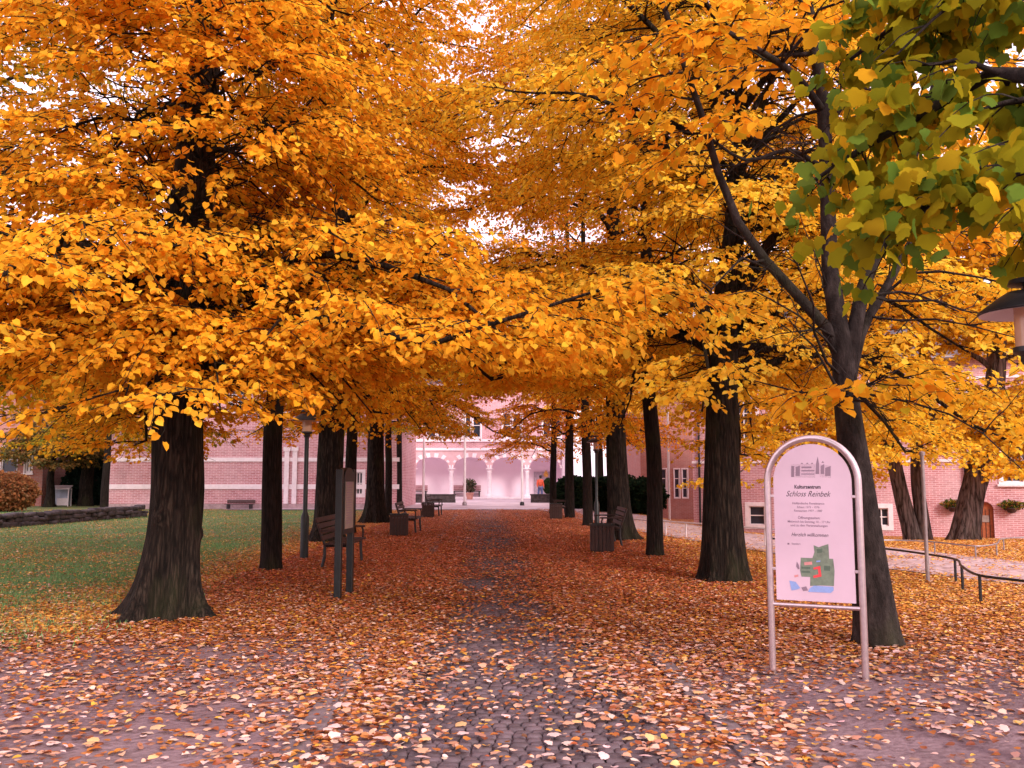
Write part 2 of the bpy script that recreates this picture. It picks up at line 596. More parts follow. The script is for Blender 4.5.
def make_tree(name, label, base, stem, dia, pal, bark="bark", group=None, limbs=(), auto=None, leaf=0.088, seed=1,
              flare=0.9, fh=0.4, ridge=0.05, burls=(), zmin=2.0, sides=40, n2=11, n3=8, nl=22, leafmat="leaf", L2=1.7, L3=0.85,
              tv=LIME_V, tf=LIME_F, cat="tree", extra_stems=(), keep=None, rings=70, taper=0.8, bare=0, hang=0.0):
    """base world point, stem points relative to it. limbs: [(points relative, r0, r1, leaf_from_t)];
    auto: dict(n, h0, h1, Llow, Lhigh, e0, e1, d0, d1). Parts: trunk (stem, limbs, twigs) and crown (leaves)."""
    global rng
    rng = np.random.default_rng(seed * 101 + 5)
    root = empty(name, base, label, cat, group)
    V, Fq, cen = trunk_tube(stem, dia, 0, flare, fh, 6, seed, sides, rings, ridge, burls, taper)
    Vs, Fs = [V], [Fq]
    off = len(V)
    for st, d2 in extra_stems:
        V2, F2, _ = trunk_tube(st, d2, 0, flare * 0.7, fh, 5, seed + 3, 28, 40, ridge, ())
        Vs.append(V2)
        Fs.append(F2 + off)
        off += len(V2)
    H = cen[-1, 2]
    LI = []
    for pts, r0, r1, lf in limbs:
        LI.append((resample(pts, 10), r0, r1, lf))
    if auto:
        n = auto["n"]
        ga = rng.uniform(0, 6.28)
        for i in range(n):
            u = (i + rng.uniform(0, 0.8)) / n
            h = auto["h0"] + (auto["h1"] - auto["h0"]) * u ** auto.get("pw", 1.25)
            az = ga + i * 2.399 + rng.normal(0, 0.25)
            Lb = auto["Llow"] + (auto["Lhigh"] - auto["Llow"]) * u ** 2.4
            Lb *= rng.uniform(0.8, 1.15)
            if "gap" in auto and i < auto.get("skirt", 0) and abs((az - auto["gap"][0] + math.pi) % (2 * math.pi) - math.pi) < auto["gap"][1]:
                continue
            if i < auto.get("skirt", 0):
                h = auto["h0"] + rng.uniform(0, 0.9)
            if "bias" in auto:
                Lb *= 1 + auto["bias"][1] * math.cos(az - auto["bias"][0])
            el = auto["e0"] + (auto["e1"] - auto["e0"]) * u + rng.normal(0, 0.08)
            dr = auto["d0"] + (auto["d1"] - auto["d0"]) * u
            if i < auto.get("skirt", 0):
                el, dr = auto["e0"] + rng.normal(0, 0.1), rng.uniform(0.62, 0.86)
            j = int(np.argmin(abs(cen[:, 2] - h)))
            r0 = dia * 0.5 * (1 - 0.6 * h / H) * rng.uniform(0.28, 0.42)
            cl_ = curve_out(cen[j], az, Lb, el, dr, 10, 0.10)
            cl_[:, 2] = np.maximum(cl_[:, 2], zmin + 0.15 + 0.25 * np.linspace(1, 0, 10))
            for _ in range(4):
                if keep is None or name != "lime_tree" or keep(cl_[3:] + np.array(base)).all():
                    break
                cl_[:, 2] += 0.55 * np.linspace(0, 1, 10) ** 1.3
            LI.append((cl_, r0, 0.012, auto.get("lf", 0.22)))
    for q in range((auto or {}).get("shoots", 0)):
        # short leafy side shoots low and high on the stem
        h = auto["h0"] + rng.uniform(0.15, 5.2)
        j = int(np.argmin(abs(cen[:, 2] - h)))
        LI.append((curve_out(cen[j], rng.uniform(0, 6.28), rng.uniform(1.2, 2.6), rng.uniform(0.1, 0.6), rng.uniform(0.4, 0.8), 10, 0.12), 0.03, 0.008, 0.25))
    if LI:
        v_, f_ = tubes_multi([l[0] for l in LI], [l[1] + (l[2] - l[1]) * np.linspace(0, 1, 10) ** 0.8 for l in LI], 8)
        Vs.append(v_)
        Fs.append(f_ + off)
        off += len(v_)
    sec, secr, thr, thrr = [], [], [], []
    P, D, N = [], [], []
    for pts, r0, r1, lf in LI:
        Lb = np.linalg.norm(np.diff(pts, axis=0), axis=1).sum()
        m = max(3, int(n2 * min(1.5, Lb / 4.5)))
        for q in range(m):
            t = lf + (1 - lf) * (q + rng.uniform(0, 0.7)) / m
            fi = t * 9
            a = int(min(fi, 8))
            p = pts[a] * (1 - fi + a) + pts[a + 1] * (fi - a)
            d = pts[a + 1] - pts[a]
            az = math.atan2(d[1], d[0]) + (1 if q % 2 else -1) * rng.uniform(0.5, 1.15) * (1 if t < 0.93 else 0.3)
            ln = L2 * rng.uniform(0.65, 1.2) * (1.15 - 0.5 * t)
            c2 = curve_out(p, az, ln, rng.normal(0.16, 0.16), rng.uniform(0.18, 0.45), 6, 0.14)
            c2[:, 2] = np.maximum(c2[:, 2], min(zmin + 0.12 + rng.uniform(0, 0.15), p[2]))
            rr = max(0.010, (r0 + (r1 - r0) * t) * 0.45)
            rr = min(rr, 0.03)
            sec.append(c2)
            secr.append(rr * (1 - 0.75 * np.linspace(0, 1, 6)))
            for w in range(n3):
                t3 = 0.12 + 0.88 * (w + rng.uniform(0, 0.6)) / n3
                f3 = min(t3, 0.999) * 5
                a3 = int(min(f3, 4))
                p3 = c2[a3] * (1 - f3 + a3) + c2[a3 + 1] * (f3 - a3)
                d3 = c2[a3 + 1] - c2[a3]
                az3 = math.atan2(d3[1], d3[0]) + (1 if w % 2 else -1) * rng.uniform(0.4, 1.0) * (1 if w < n3 - 1 else 0.15)
                l3 = L3 * rng.uniform(0.6, 1.2) * (1.1 - 0.4 * t3)
                c3 = curve_out(p3, az3, l3, rng.normal(0.0, 0.15), rng.uniform(0.15, 0.6), 5, 0.16)
                c3[:, 2] = np.maximum(c3[:, 2], zmin - 0.1)
                thr.append(c3)
                thrr.append(0.0075 * (1 - 0.7 * np.linspace(0, 1, 5)))
                k = max(4, int(nl * l3 / L3))
                tt = 0.06 + 0.94 * np.sort(rng.uniform(0, 1, k))
                ff = tt * 3.999
                ai = ff.astype(int)
                pp = c3[ai] * (1 - ff + ai)[:, None] + c3[ai + 1] * (ff - ai)[:, None]
                dd = norm(c3[ai + 1] - c3[ai])
                sd = np.where(np.arange(k) % 2 == 0, 1.0, -1.0)[:, None]
                side = norm(np.cross(dd, np.array([0, 0, 1.0]))) * sd
                out = norm(pp - np.array([0, 0, 0]) - np.stack([np.zeros(k), np.zeros(k), pp[:, 2]], 1))
                ddn = dd * 0.45 + side * rng.uniform(0.3, 1.0, (k, 1)) + np.array([0, 0, -1.0]) * rng.uniform(0.0, 0.7, (k, 1)) + rng.normal(0, 0.28, (k, 3))
                nn = np.array([0, 0, 1.0]) * 0.9 + out * rng.uniform(0.0, 0.75, (k, 1)) + rng.normal(0, 0.33, (k, 3))
                if hang:
                    ddn[:, 2] -= hang * rng.uniform(0.5, 1.4, k)
                    nn = np.array([0, 0, 0.4]) + rng.normal(0, 0.6, (k, 3)) * np.array([1, 1, 0.4]) + np.array([-0.15, -0.35, 0])
                P.append(pp + side * 0.03 + rng.normal(0, 0.025, (k, 3)))
                D.append(ddn)
                N.append(nn)
        for q in range(bare):
            # leafless inner twigs
            t = rng.uniform(0.08, 0.55)
            a = int(t * 9)
            d = pts[a + 1] - pts[a]
            az = math.atan2(d[1], d[0]) + rng.choice((-1, 1)) * rng.uniform(0.4, 1.2)
            c2 = curve_out(pts[a], az, rng.uniform(0.7, 1.9), rng.normal(0.35, 0.4), rng.uniform(0.0, 0.5), 6, 0.22)
            sec.append(c2)
            secr.append(rng.uniform(0.010, 0.02) * (1 - 0.7 * np.linspace(0, 1, 6)))
            for w in range(4):
                a3 = int(rng.integers(1, 5))
                thr.append(curve_out(c2[a3], az + rng.normal(0, 0.8), rng.uniform(0.3, 0.8), rng.normal(0.2, 0.4), rng.uniform(0, 0.4), 5, 0.25))
                thrr.append(0.007 * (1 - 0.7 * np.linspace(0, 1, 5)))
    if sec and keep is not None:
        g_ = [bool(keep(c_[[-1, len(c_) // 2]] + np.array(base)).all()) for c_ in thr]
        thr = [c_ for c_, k_ok in zip(thr, g_) if k_ok]
        thrr = [c_ for c_, k_ok in zip(thrr, g_) if k_ok]
        g_ = [bool(keep(c_[[-1, 2]] + np.array(base)).all()) for c_ in sec]
        sec = [c_ for c_, k_ok in zip(sec, g_) if k_ok]
        secr = [c_ for c_, k_ok in zip(secr, g_) if k_ok]
    if sec:
        v_, f_ = tubes_multi(sec, secr, 5)
        Vs.append(v_)
        Fs.append(f_ + off)
        off += len(v_)
        v_, f_ = tubes_multi(thr, thrr, 3)
        Vs.append(v_)
        Fs.append(f_ + off)
    me = quad_mesh("trunk", np.vstack(Vs), np.vstack(Fs), True)
    link("trunk", me, M[bark], root)
    P, D, N = np.vstack(P), np.vstack(D), np.vstack(N)
    ok = P[:, 2] > zmin + rng.uniform(-0.25, 0.25, len(P))
    if keep is not None:
        ok &= keep(P + np.array(base))
    P, D, N = P[ok], D[ok], N[ok]
    colr = palette(len(P), *pal)
    lm = leaf_mesh("crown", P, D, N, leaf * rng.uniform(0.65, 1.15, len(P)), colr, tv, tf)
    link("crown", lm, M[leafmat], root)
    return root


def stem_px(pts, Y, top, base):
    """stem points from pixels at depth Y, extended straight to height top; relative to base"""
    w = [at(px, py, Y) - base for px, py in pts]
    w[0] = np.zeros(3)
    d = norm(w[-1] - w[-2])
    e = (top - w[-1][2]) / max(d[2], 0.3)
    if e > 0.3:
        w.append(w[-1] + d * e * 0.5 + np.array([0, 0, 0.0]))
        w.append(w[-2] + d * e)
    return np.array(w)


# ------------------------------------------------------------------ ground
def path_x(y):
    return 0.28 - 0.034 * np.asarray(y, float)


def lane_c(y):
    """lane centre x at depth y"""
    return np.interp(y, [6, 10.5, 14.5, 18, 22, 27, 34, 44, 50], [15.5, 11.0, 8.9, 7.6, 6.6, 5.6, 4.6, 3.4, 2.0])


LANE_W = 1.8


def sstep(a, b, x):
    t = np.clip((np.asarray(x, float) - a) / (b - a), 0, 1)
    return t * t * (3 - 2 * t)


def pnoise(x, y, s, seed=0):
    return np.array([noise.noise((float(a) * s + seed, float(b) * s, seed * 0.37)) for a, b in zip(np.ravel(x), np.ravel(y))]).reshape(np.shape(x))


def lawn_w(x, y):
    l = sstep(-3.6, -6.0, x + 0.06 * (y - 10)) * sstep(8.0, 10.5, y)
    r = sstep(3.0, 4.6, x) * sstep(9, 15, y) * 0.35
    return np.clip(np.maximum(l, r), 0, 1)


def litter_w(x, y):
    dx = x - path_x(y)
    d = np.full(np.shape(x), 1.0)
    # walked strip down the middle
    mid = np.exp(-(dx / 0.66) ** 4)
    d -= mid * np.interp(y, [4, 12, 22, 40], [0.68, 0.70, 0.68, 0.60])
    # bare earth at near left, near right
    d -= 0.50 * sstep(-1.3, -2.3, x) * sstep(10.3, 8.0, y)
    d -= 0.56 * sstep(1.5, 2.4, x) * sstep(8.4, 6.8, y)
    # lawn on the left thins out
    d -= 0.81 * sstep(-3.9, -6.4, x + 0.05 * (y - 10)) * sstep(9.5, 12.5, y)
    ln = np.abs(x - lane_c(y))
    d -= 0.92 * sstep(LANE_W + 0.15, LANE_W - 0.3, ln) * (x > 3)
    d -= 0.9 * sstep(43, 47, y) * sstep(-14, -9, x) * sstep(7, 5, x)
    return np.clip(d, 0.02, 1)


def litter_tex(x, y):
    side = sstep(0.6, 0.85, np.abs(x - path_x(y))) * sstep(1.75, 1.4, np.abs(x - path_x(y)))
    return litter_w(x, y) * np.maximum(0.12 + 0.88 * sstep(8.0, 11.5, y), 0.62 * side * sstep(4, 7, y))


xs = np.concatenate([np.linspace(-500, -34, 14), np.arange(-32, 30.01, 0.4), np.linspace(32, 500, 14)])
ys = np.concatenate([np.linspace(-300, -8, 10), np.arange(-6, 76.01, 0.4), np.linspace(80, 900, 14)])
GX, GY = np.meshgrid(xs, ys)
GZ = hgt(GX, GY) + np.where(np.abs(GX) < 40, 0.018 * pnoise(GX, GY, 0.9, 3), 0) * (np.abs(GX - path_x(GY)) > 1.6)
nx, ny = len(xs), len(ys)
ii, jj = np.meshgrid(np.arange(ny - 1), np.arange(nx - 1), indexing="ij")
gf = np.stack([ii * nx + jj, ii * nx + jj + 1, (ii + 1) * nx + jj + 1, (ii + 1) * nx + jj], -1).reshape(-1, 4)
gme = quad_mesh("ground", np.stack([GX, GY, GZ], -1).reshape(-1, 3), gf, True)
for nm, fn in (("litter", litter_tex), ("lawn", lawn_w)):
    a_ = gme.attributes.new(nm, "FLOAT", "POINT")
    val = fn(GX, GY) + (0.18 if nm == "lawn" else 0.10) * pnoise(GX, GY, 0.6, 9)
    a_.data.foreach_set("value", np.clip(val, 0, 1).astype(np.float32).ravel())
tag(link("ground", gme, M["ground"]), kind="structure")

# path of setts: every stone a slightly domed block, in ONE mesh
V, Fc = [], []
row = 0
y = 2.6
b0 = 0
sv = np.array([(-1, -1, -1), (1, -1, -1), (1, 1, -1), (-1, 1, -1), (-0.96, -0.96, 0.4), (0.96, -0.96, 0.4), (0.96, 0.96, 0.4), (-0.96, 0.96, 0.4), (-0.72, -0.72, 1), (0.72, -0.72, 1), (0.72, 0.72, 1), (-0.72, 0.72, 1)], float)
sf = np.array([(0, 1, 5, 4), (1, 2, 6, 5), (2, 3, 7, 6), (3, 0, 4, 7), (4, 5, 9, 8), (5, 6, 10, 9), (6, 7, 11, 10), (7, 4, 8, 11), (8, 9, 10, 11)])
while y < 34:
    dl = rng.uniform(0.078, 0.095)
    x = -0.86 + rng.uniform(-0.08, 0.05)
    while x < 0.82:
        w = rng.uniform(0.075, 0.125)
        z = rng.uniform(-0.004, 0.008)
        s_ = sv * np.array([w / 2 - 0.004, dl / 2 - 0.004, 0.015]) * (1 + rng.normal(0, 0.03, (12, 3)))
        a = rng.normal(0, 0.03)
        ca, sa = math.cos(a), math.sin(a)
        px_, py_ = s_[:, 0] * ca - s_[:, 1] * sa, s_[:, 0] * sa + s_[:, 1] * ca
        V.append(np.stack([px_ + x + w / 2 + float(path_x(y)), py_ + y + 0.03 * math.sin(x * 3), s_[:, 2] + z + 0.013], 1))
        Fc.append(sf + b0)
        b0 += 12
        x += w
    y += dl
tag(link("path", quad_mesh("path", np.vstack(V), np.vstack(Fc)), M["sett"]), kind="structure")
# edging stones of the path
mb = MB()
for sx, wd in ((-1.36, 0.17), (1.30, 0.16)):
    y = 3.0
    while y < 40:
        ln = rng.uniform(0.75, 1.05)
        T = Matrix.Translation((float(path_x(y + ln / 2)) + sx + rng.normal(0, 0.008), y + ln / 2, 0.012 + rng.normal(0, 0.006))) @ Matrix.Rotation(0.034 + rng.normal(0, 0.01), 4, "Z")
        mb.box(-wd / 2, wd / 2, -ln / 2 + 0.008, ln / 2 - 0.008, -0.06, 0.012, T, 0.012)
        y += ln
tag(mb.build("path_kerb", M["kerb"]), kind="structure")


def sheet(name, cx_fn, hw, y0, y1, mat, dz, n=60, m=6):
    yy = np.linspace(y0, y1, n)
    u = np.linspace(-1, 1, m + 1)
    X = cx_fn(yy)[:, None] + u[None] * np.asarray(hw if np.ndim(hw) else np.full(n, hw))[:, None]
    Yg = np.repeat(yy[:, None], m + 1, 1)
    Z = hgt(X, Yg) + dz
    i, j = np.meshgrid(np.arange(n - 1), np.arange(m), indexing="ij")
    k = m + 1
    f = np.stack([i * k + j, i * k + j + 1, (i + 1) * k + j + 1, (i + 1) * k + j], -1).reshape(-1, 4)
    return tag(link(name, quad_mesh(name, np.stack([X, Yg, Z], -1).reshape(-1, 3), f, True), mat), kind="structure")


sheet("lane", lane_c, LANE_W, 6, 48, M["lane"], 0.03, 100, 8)
sheet("forecourt", lambda y: np.full(np.shape(y), -3.5), 11.0, 45.5, 74, M["forecourt"], 0.035, 30, 30)

# fallen leaves near and middle distance
N0 = 900000
rng = np.random.default_rng(11)
yy = np.linspace(3.2, 46, 800)
pdf = (1.25 * yy + 3.0) * np.where(yy < 11, np.interp(yy, [3, 5.5, 8, 11], [0.15, 0.20, 0.42, 0.95]), (11 / yy) ** 1.35)
cdf = np.cumsum(pdf)
cdf /= cdf[-1]
Yl = np.interp(rng.uniform(0, 1, N0), cdf, yy)
Xl = rng.uniform(-1, 1, N0) * (0.625 * Yl + 1.5)
dn = litter_w(Xl, Yl) + 0.30 * pnoise(Xl, Yl, 0.75, 21) + 0.25 * pnoise(Xl, Yl, 3.1, 4)
ok = rng.uniform(0, 1.05, N0) < np.clip(dn, 0.03, 1) ** 1.3
Xl, Yl = Xl[ok], Yl[ok]
n = len(Xl)
Zl = hgt(Xl, Yl) + 0.012 + np.abs(rng.normal(0, 0.011, n)) + 0.024 * (np.abs(Xl - path_x(Yl)) < 0.9) + 0.012 * (np.abs(Xl - path_x(Yl)) < 1.52) + 0.03 * (np.abs(Xl - lane_c(Yl)) < LANE_W)
an = rng.uniform(0, 6.283, n)
D = np.stack([np.cos(an), np.sin(an), rng.normal(0, 0.11, n)], 1)
tl_ = rng.gamma(1.6, 0.085, n)
Nn = np.stack([rng.normal(0, 1, n) * tl_, rng.normal(0, 1, n) * tl_, np.ones(n)], 1)
lit_cols = ([(0.40, 0.13, 0.035), (0.30, 0.08, 0.03), (0.50, 0.19, 0.04), (0.20, 0.065, 0.03), (0.68, 0.36, 0.05), (0.68, 0.44, 0.34), (0.42, 0.20, 0.13)], [4, 3.5, 3.5, 1.8, 1.3, 2.4, 2])
pal1 = palette(n, *lit_cols)
gold = ([(0.78, 0.36, 0.07), (0.82, 0.50, 0.10), (0.68, 0.28, 0.06), (0.8, 0.55, 0.36)], [4, 4, 3, 1.2])
pal2 = palette(n, *gold)
red = ([(0.66, 0.20, 0.09), (0.58, 0.155, 0.07), (0.70, 0.26, 0.09), (0.44, 0.11, 0.055), (0.72, 0.42, 0.30)], [4, 4, 3, 2, 0.8])
pal3 = palette(n, *red)
w2 = rng.uniform(0, 1, n) < 0.75 * sstep(2.5, 5.0, Xl) * sstep(8, 13, Yl)
w2 |= (Xl < -4.5) & (Yl > 9.5) & (rng.uniform(0, 1, n) < 0.6)
w3 = rng.uniform(0, 1, n) < 0.7 * sstep(9, 17, Yl) * (np.abs(Xl) < 5)
pale = palette(n, [(0.74, 0.52, 0.46), (0.66, 0.36, 0.24), (0.72, 0.46, 0.20), (0.5, 0.24, 0.15)], [3, 3, 1.5, 2])
w4 = rng.uniform(0, 1, n) < 0.34 * sstep(10.5, 6.5, Yl)
pal1 = np.where(w4[:, None], pale, pal1)
cl = np.where(w2[:, None], pal2, np.where(w3[:, None], pal3, pal1))
sz_ = rng.uniform(0.026, 0.056, n)
PL = np.stack([Xl, Yl, Zl], 1)
mp_ = w4 & (rng.uniform(0, 1, n) < 0.55) & (Yl < 11)
ml_me = leaf_mesh("fallen_maple_leaves", PL[mp_], D[mp_], Nn[mp_], sz_[mp_] * 1.25, cl[mp_], MAPLE_V * np.array([1, 1, 0.6]), MAPLE_F)
tag(link("fallen_maple_leaves", ml_me, M["litter"]), "pale lobed maple leaves scattered over the nearest paving", "fallen leaves", kind="stuff")
lf_me = leaf_mesh("fallen_leaves", PL[~mp_], D[~mp_], Nn[~mp_], sz_[~mp_], cl[~mp_], LIME_V * np.array([1, 1, 1.2]), LIME_F)
tag(link("fallen_leaves", lf_me, M["litter"]), "orange and brown autumn leaves strewn over the ground", "fallen leaves", kind="stuff")

# grass blades on the lawn at the left
N0 = 170000
yy = np.linspace(8.5, 44, 500)
cdf = np.cumsum((0.65 * yy) * (10 / yy) ** 1.2)
cdf /= cdf[-1]
Yg = np.interp(rng.uniform(0, 1, N0), cdf, yy)
Xg = -rng.uniform(3.0 / (0.62 * Yg + 1.5), 1, N0) * (0.62 * Yg + 1.5)
lw = lawn_w(Xg, Yg)
ok = rng.uniform(0, 1, N0) < lw * (0.75 + 0.6 * pnoise(Xg, Yg, 0.8, 5))
Xg, Yg = Xg[ok], Yg[ok]
n = len(Xg)
hb = rng.uniform(0.03, 0.075, n)
an = rng.uniform(0, 6.28, n)
wd = rng.uniform(0.004, 0.009, n)
lean = rng.normal(0, 0.03, (n, 2))
base_ = np.stack([Xg, Yg, hgt(Xg, Yg)], 1)
sx = np.stack([np.cos(an) * wd, np.sin(an) * wd, np.zeros(n)], 1)
tipp = base_ + np.stack([lean[:, 0], lean[:, 1], hb], 1)
Vg = np.stack([base_ - sx, base_ + sx, tipp], 1).reshape(-1, 3)
gm = quad_mesh("grass", Vg, np.arange(n * 3).reshape(-1, 3))
ga_ = gm.attributes.new("leafcol", "FLOAT_COLOR", "FACE")
c4 = np.ones((n, 4), np.float32)
c4[:, :3] = palette(n, [(0.17, 0.35, 0.13), (0.23, 0.42, 0.16), (0.12, 0.26, 0.09), (0.31, 0.36, 0.16)], [4, 3, 3, 1])
ga_.data.foreach_set("color", c4.ravel())
tag(link("grass", gm, M["grass"]), "short green grass of the lawn beside the avenue", "grass", kind="stuff")

# ------------------------------------------------------------------ trees
AV = "lime trees of the avenue"


def over_path(W):
    """the crowns are lifted over the walk"""
    dx = np.abs(W[:, 0] - path_x(W[:, 1]))
    return (dx > 2.4) | (W[:, 2] > 2.2 + 0.056 * W[:, 1] - 1.0 * sstep(1.2, 2.4, dx))


BIG = dict(n=30, h0=3.0, h1=14.2, Llow=5.4, Lhigh=3.6, e0=R(30), e1=R(52), d0=0.58, d1=0.30, skirt=7, pw=1.1)
SLIM = dict(n=18, h0=2.9, h1=9.5, Llow=3.4, Lhigh=1.8, skirt=4, e0=R(28), e1=R(55), d0=0.55, d1=0.25)


def px_tree(name, label, px, py, **k):
    b = ground(px, py)
    return b


# L1 - massive near left
b = ground(163, 617)
L1 = make_tree("lime_tree", "thick old lime with spreading root flare on the lawn edge, nearest on the left", b,
               stem_px([(163, 617), (177, 500), (178, 400), (188, 260), (203, 60)], b[1], 15.5, b), 0.61, GOLD, group=AV, seed=1, keep=over_path, leaf=0.072, bare=4,
               auto=dict(BIG, n=40, Llow=5.7, h0=2.8, skirt=17, shoots=52, gap=(-1.2, 0.42)), flare=0.95, fh=0.42, burls=((-1.75, 1.15, 0.28, 0.05), (-1.2, 2.0, 0.2, 0.03), (0.05, 0.95, 0.22, 0.04)), zmin=2.0, sides=56, rings=110, n2=12, n3=9, nl=33)
# R1 - big right
b = ground(724, 581)
R1 = make_tree("lime_tree", "thick dark lime standing directly behind the arched sign, trunk bare below", b,
               stem_px([(724, 581), (722, 480), (724, 330), (735, 220), (742, 60)], b[1], 10.5, b), 0.63, YELLOW, group=AV, seed=2, keep=over_path, leaf=0.076, taper=0.93, bare=7,
               auto=dict(BIG, n=40, h0=3.1, h1=10, Llow=5.6, Lhigh=5.6, e1=R(64), d1=0.2, skirt=14, shoots=18, pw=0.9), flare=0.32, fh=0.4, zmin=1.9, n2=11, n3=9, nl=29, burls=((-0.4, 2.6, 0.3, 0.05),), sides=48, rings=90,
               limbs=[([at(735, 330, b[1]) - b, at(765, 318, b[1]) - b, at(790, 298, b[1] + .2) - b, at(820, 250, b[1] + .4) - b, at(850, 180, b[1] + .6) - b], 0.13, 0.04, 0.55),
                      ([at(738, 300, b[1]) - b, at(765, 250, b[1] - .3) - b, at(800, 200, b[1] - .6) - b, at(830, 140, b[1] - 1) - b], 0.14, 0.04, 0.5)])
# L2 slim near left
b = ground(271, 570)
L2t = make_tree("lime_tree", "slim lime with a straight dark trunk just left of the green lamp post", b,
                stem_px([(271, 570), (272, 480), (275, 400), (287, 350), (296, 280)], b[1], 14, b), 0.37, GOLD, "bark_slim", AV, seed=3, keep=over_path,
                auto=dict(SLIM, n=25, h1=13, h0=3.0, Llow=3.6, Lhigh=2.6), flare=0.25, fh=0.15, ridge=0.03, zmin=2.4, sides=24, nl=27, leaf=0.078,
                limbs=[([at(278, 385, b[1]) - b, at(262, 368, b[1]) - b, at(245, 350, b[1]) - b, at(225, 310, b[1]) - b], 0.08, 0.03, 0.5)])
# R2 slim right
b = ground(655, 556)
R2t = make_tree("lime_tree", "slim lime with a straight dark trunk right of the wooden litter bin", b,
                stem_px([(655, 556), (654, 460), (648, 380), (647, 300)], b[1], 14, b), 0.35, YELLOW, "bark_slim", AV, seed=4, keep=over_path,
                auto=dict(SLIM, n=25, h1=13, h0=4.0, Llow=3.6, Lhigh=2.6), flare=0.2, fh=0.15, ridge=0.03, zmin=3.6, sides=24, nl=27, leaf=0.080)
# L3 big
b = ground(328, 541)
L3t = make_tree("lime_tree", "broad lime behind the dark notice board, roots reaching the bench", b,
                stem_px([(328, 541), (330, 460), (334, 380), (338, 250)], b[1], 17, b), 0.72, GOLD, group=AV, seed=5, keep=over_path,
                auto=dict(BIG, n=40, h0=3.9, h1=16, Llow=5.6, Lhigh=4.8, e1=R(36), shoots=10), flare=0.75, fh=0.45, zmin=3.1, nl=24)
# R3 big
b = ground(621, 540)
R3t = make_tree("lime_tree", "broad lime with a bent limb curving right, beside the wooden bin", b,
                stem_px([(621, 540), (617, 470), (615, 380), (614, 250)], b[1], 17, b), 0.58, GOLD, group=AV, seed=6, keep=over_path,
                auto=dict(BIG, n=40, h0=4.4, h1=16, Llow=5.6, Lhigh=4.8, e1=R(36), shoots=6), flare=0.8, fh=0.5, bare=5, zmin=3.7, nl=24,
                limbs=[([at(620, 398, b[1]) - b, at(634, 378, b[1]) - b, at(652, 368, b[1] + .2) - b, at(676, 356, b[1] + .4) - b, at(700, 330, b[1] + .8) - b], 0.15, 0.05, 0.6)])
# L5 : a copy of the broad one
b = ground(375, 523)
c = copy_tree(L3t)
c.location = tuple(b)
c.rotation_euler.z = 2.1
c.scale = (0.92, 0.92, 0.95)
c["label"] = "broad lime in mid distance between two slim limes, left of the farther bin"
# slim prototypes
b = ground(349, 534)
L4t = make_tree("lime_tree", "slim lime close against the broad trunk behind the notice board", b, [(0, 0, 0), (0.02, 0, 2), (0.06, 0.05, 5), (0.1, 0, 15)], 0.36, ORANGE, "bark_slim", AV, seed=7, keep=over_path,
                auto=dict(SLIM, n=26, h1=14, Llow=3.9, Lhigh=2.4), flare=0.25, fh=0.15, ridge=0.03, zmin=2.7, sides=20, rings=40, nl=16)
b = ground(388, 516)
L6t = make_tree("lime_tree", "slim lime with greenish olive foliage beside the farther bin on the left", b, [(0, 0, 0), (0, 0.02, 2), (-0.05, 0.05, 5), (0.1, 0, 15)], 0.32, OLIVE, "bark_slim", AV, seed=8, keep=over_path,
                auto=dict(SLIM, n=26, h1=14, Llow=4.0, Lhigh=2.4), flare=0.25, fh=0.15, ridge=0.03, zmin=3.6, sides=20, rings=40, nl=16)
for src, px, py, rz, s, lab in (
        (L6t, 399, 509, 1.9, 1.05, "slim olive green lime, farthest of the left row"),
        (L4t, 588, 526, 2.5, 0.95, "slim lime left of the broad trunk with the bent limb"),
        (L4t, 570, 518, 4.0, 1.08, "slim lime in the far right row, second from the pale arcade"),
        (L4t, 553, 514, 5.2, 0.9, "slim lime next to the farthest bin, last of the right row")):
    b = ground(px, py)
    c = copy_tree(src)
    c.location = tuple(b)
    c.rotation_euler.z = rz
    c.scale = (s, s, s)
    c["label"] = lab

# R0 - leaning forked tree behind the sign
b = ground(878, 645)
Y0 = b[1]


def rel(px, py, dy=0.0):
    return at(px, py, Y0 + dy) - b


